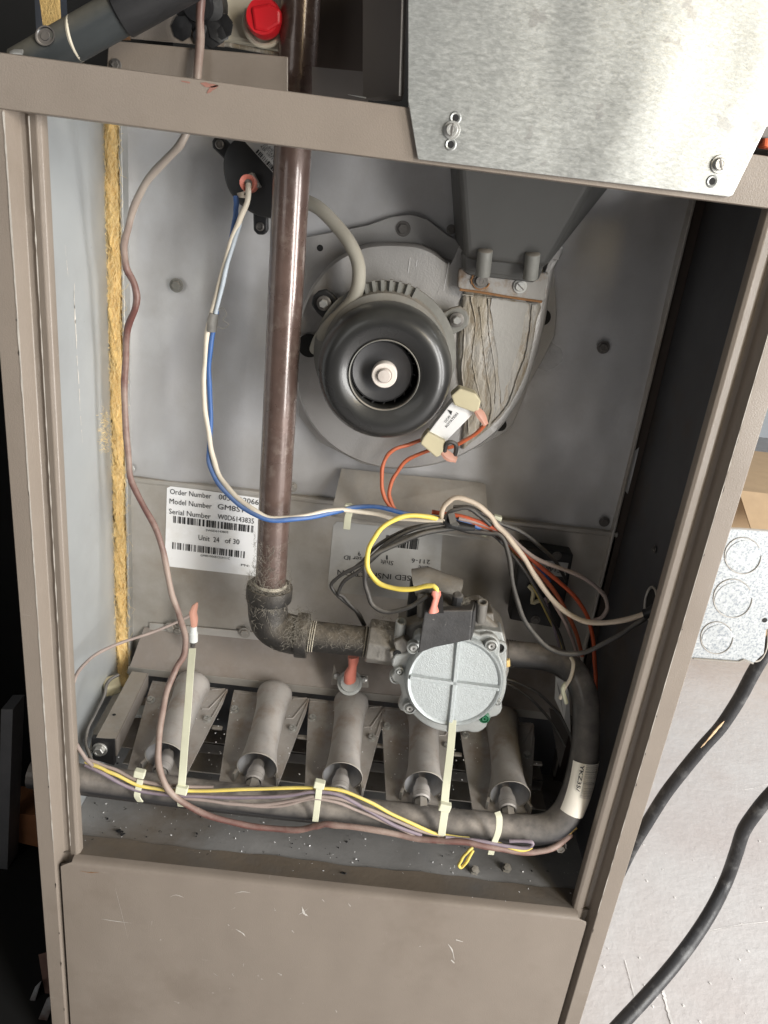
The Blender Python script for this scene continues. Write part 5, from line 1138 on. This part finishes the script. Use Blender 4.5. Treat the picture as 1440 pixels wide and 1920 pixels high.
build(MB().tube([P(1300,1235,YJ-.001),P(1385,1241,YJ-.001),P(1395,1237,YJ-.001),P(1412,1244,YJ-.001)], .0009, 6), 'bottom_lip', M_barsteel, jb)
build(MB().tube([Vector((.2705,YJ-.001,P(1290,988,YJ).z)),P(1387,991,YJ-.001),P(1480,998,YJ-.001)], .0009, 6), 'top_lip', M_barsteel, jb)
build(MB().tube(smooth([P(1405,1240,YJ),P(1425,1238,YJ+.01),P(1438,1215,YJ+.02),P(1440,1180,YJ+.02)],3), .0008, 6), 'wire_bail', M_barsteel, jb)
def cord(pts, r, label, name='power_cord'):
    return solo(MB().tube(smooth([P(*p) for p in pts],8), r, 18), name, M_cable, label, 'cord', P(*pts[-1]), 'black rubber cords at the right')
c1 = [(1475,1150,.12),(1440,1215,.12),(1412,1262,.12),(1385,1312,.12),(1352,1362,.12),(1320,1398,.12),(1285,1440,.12),(1248,1488,.12),(1215,1540,.12),(1185,1590,.12),(1160,1640,.12)]
cord(c1, R(1385,1312,.12,12), 'black rubber cord running from the junction box behind the right jamb')
pt = MB().tube(smooth([P(1358,1352,.1115),P(1345,1366,.1115),P(1330,1384,.1115),(P(1314,1402,.1115))],3), [.0006,.0020,.0030,.0026,.0034,.0026,.0022,.0014,.0020,.0005], 6, flat=.4); solo(pt, 'worn_patch', mat('tan_patch',(.50,.36,.22,1),.8,0,.3,120,bump=.3), 'tan worn patch of tape on the upper black cord', 'tape', P(1335,1385,.112), sm=0)
c2 = [(1480,1455,.16),(1440,1495,.16),(1412,1530,.16),(1393,1560,.16),(1380,1600,.16),(1362,1650,.16),(1335,1705,.13),(1300,1760,.10),(1258,1815,.07),(1210,1870,.045),(1150,1935,.02),(1110,1985,.0)]
cord(c2, R(1362,1650,.16,12), 'black rubber cord curving through the lower right corner')
Yb = 1.05; a = P(1382,930,Yb); 
cbx = thing('cardboard_box', 'brown cardboard box on the floor behind the junction box', 'box', (a.x+.2, Yb+.2, 0))
build(MB().box((a.x-.15, Yb, .003),(a.x+.35, Yb+.4, P(1400,925,Yb).z-.0)), 'box_body', M_card, cbx, sm=0, bevel=.002)
zt_ = P(1400,925,Yb).z
build(MB().prism([(a.x+.0,Yb,zt_+.002),(a.x+.35,Yb,zt_+.002),(a.x+.35,Yb-.10,zt_-.05),(a.x+.0,Yb-.10,zt_-.05)], (0,0,.003)), 'box_flap', M_card, cbx, sm=0)
text('7', P(1390,957,Yb-.001), P(1399,959,Yb-.001), 10, cbx, M_ink, 0, h=.035, thick=.0006) if False else None
# printed marks on the front of the box
wn = MB().prism([P(1436,246,-.012), P(1460,246,-.012), P(1460,279,-.012), P(1432,275,-.012)], (0,.012,0))
solo(wn, 'wire_nut', M_orange, 'orange plastic wire nut at the right edge beside the galvanised cover', 'wire nut', P(1436,262,0), sm=0, bevel=.002)

# ================================================================== junk at lower left
solo(MB().tube([P(120,1840,-.02)+Vector((-.0,.05,0)), P(60,1935,-.02)+Vector((0,.05,0)), P(20,2010,-.02)+Vector((0,.05,0))], .006, 4, flat=.7) if False else
     MB().hexa([P(66,1850,.05),P(78,1838,.05),P(48,1935,.05),P(30,1935,.05)], [P(66,1850,.07),P(78,1838,.07),P(48,1935,.07),P(30,1935,.07)]), 'steel_bar', M_junk, 'dull steel bar at the far lower left', 'bar', P(40,1930,.05), 'steel bars leaning at lower left', sm=0, bevel=.001)
solo(MB().hexa([P(88,1872,.03),P(104,1862,.03),P(82,1940,.03),P(60,1940,.03)], [P(88,1872,.06),P(104,1862,.06),P(82,1940,.06),P(60,1940,.06)]), 'steel_bar', M_junk, 'brighter steel bar touching the left jamb', 'bar', P(70,1930,.03), 'steel bars leaning at lower left', sm=0, bevel=.001)
solo(MB().hexa([P(72,1790,.06),P(104,1780,.06),P(104,1866,.06),P(86,1875,.06)], [P(72,1790,.10),P(104,1780,.10),P(104,1866,.10),P(86,1875,.10)]), 'rusty_strut', M_rust if False else mat('brown_strut',(.25,.15,.12,1),.7,.1,.3,30,bump=.3), 'dark brown rusty strut above the steel bars', 'strut', P(90,1870,.08), sm=0)
solo(MB().prism([P(-40,1518,.25),P(78,1530,.25),P(78,1590,.25),P(28,1578,.25),P(24,1560,.25),P(-40,1562,.25)], (0,.05,0)), 'rusty_plate', mat('rust_plate',(.34,.14,.06,1),.8,0,.3,20,bump=.3), 'rust brown plate in the shadow left of the cabinet', 'plate', P(30,1580,.25), sm=0)
solo(MB().prism([P(2,1330,.22),P(24,1330,.22),P(12,1680,.22),P(-6,1690,.22)], (0,.03,0)), 'upright_board', mat('slat_grey',(.22,.22,.23,1),.5,.1,.2,20,bump=.1), 'narrow dark grey upright slat left of the cabinet', 'slat', P(5,1680,.22), sm=0)
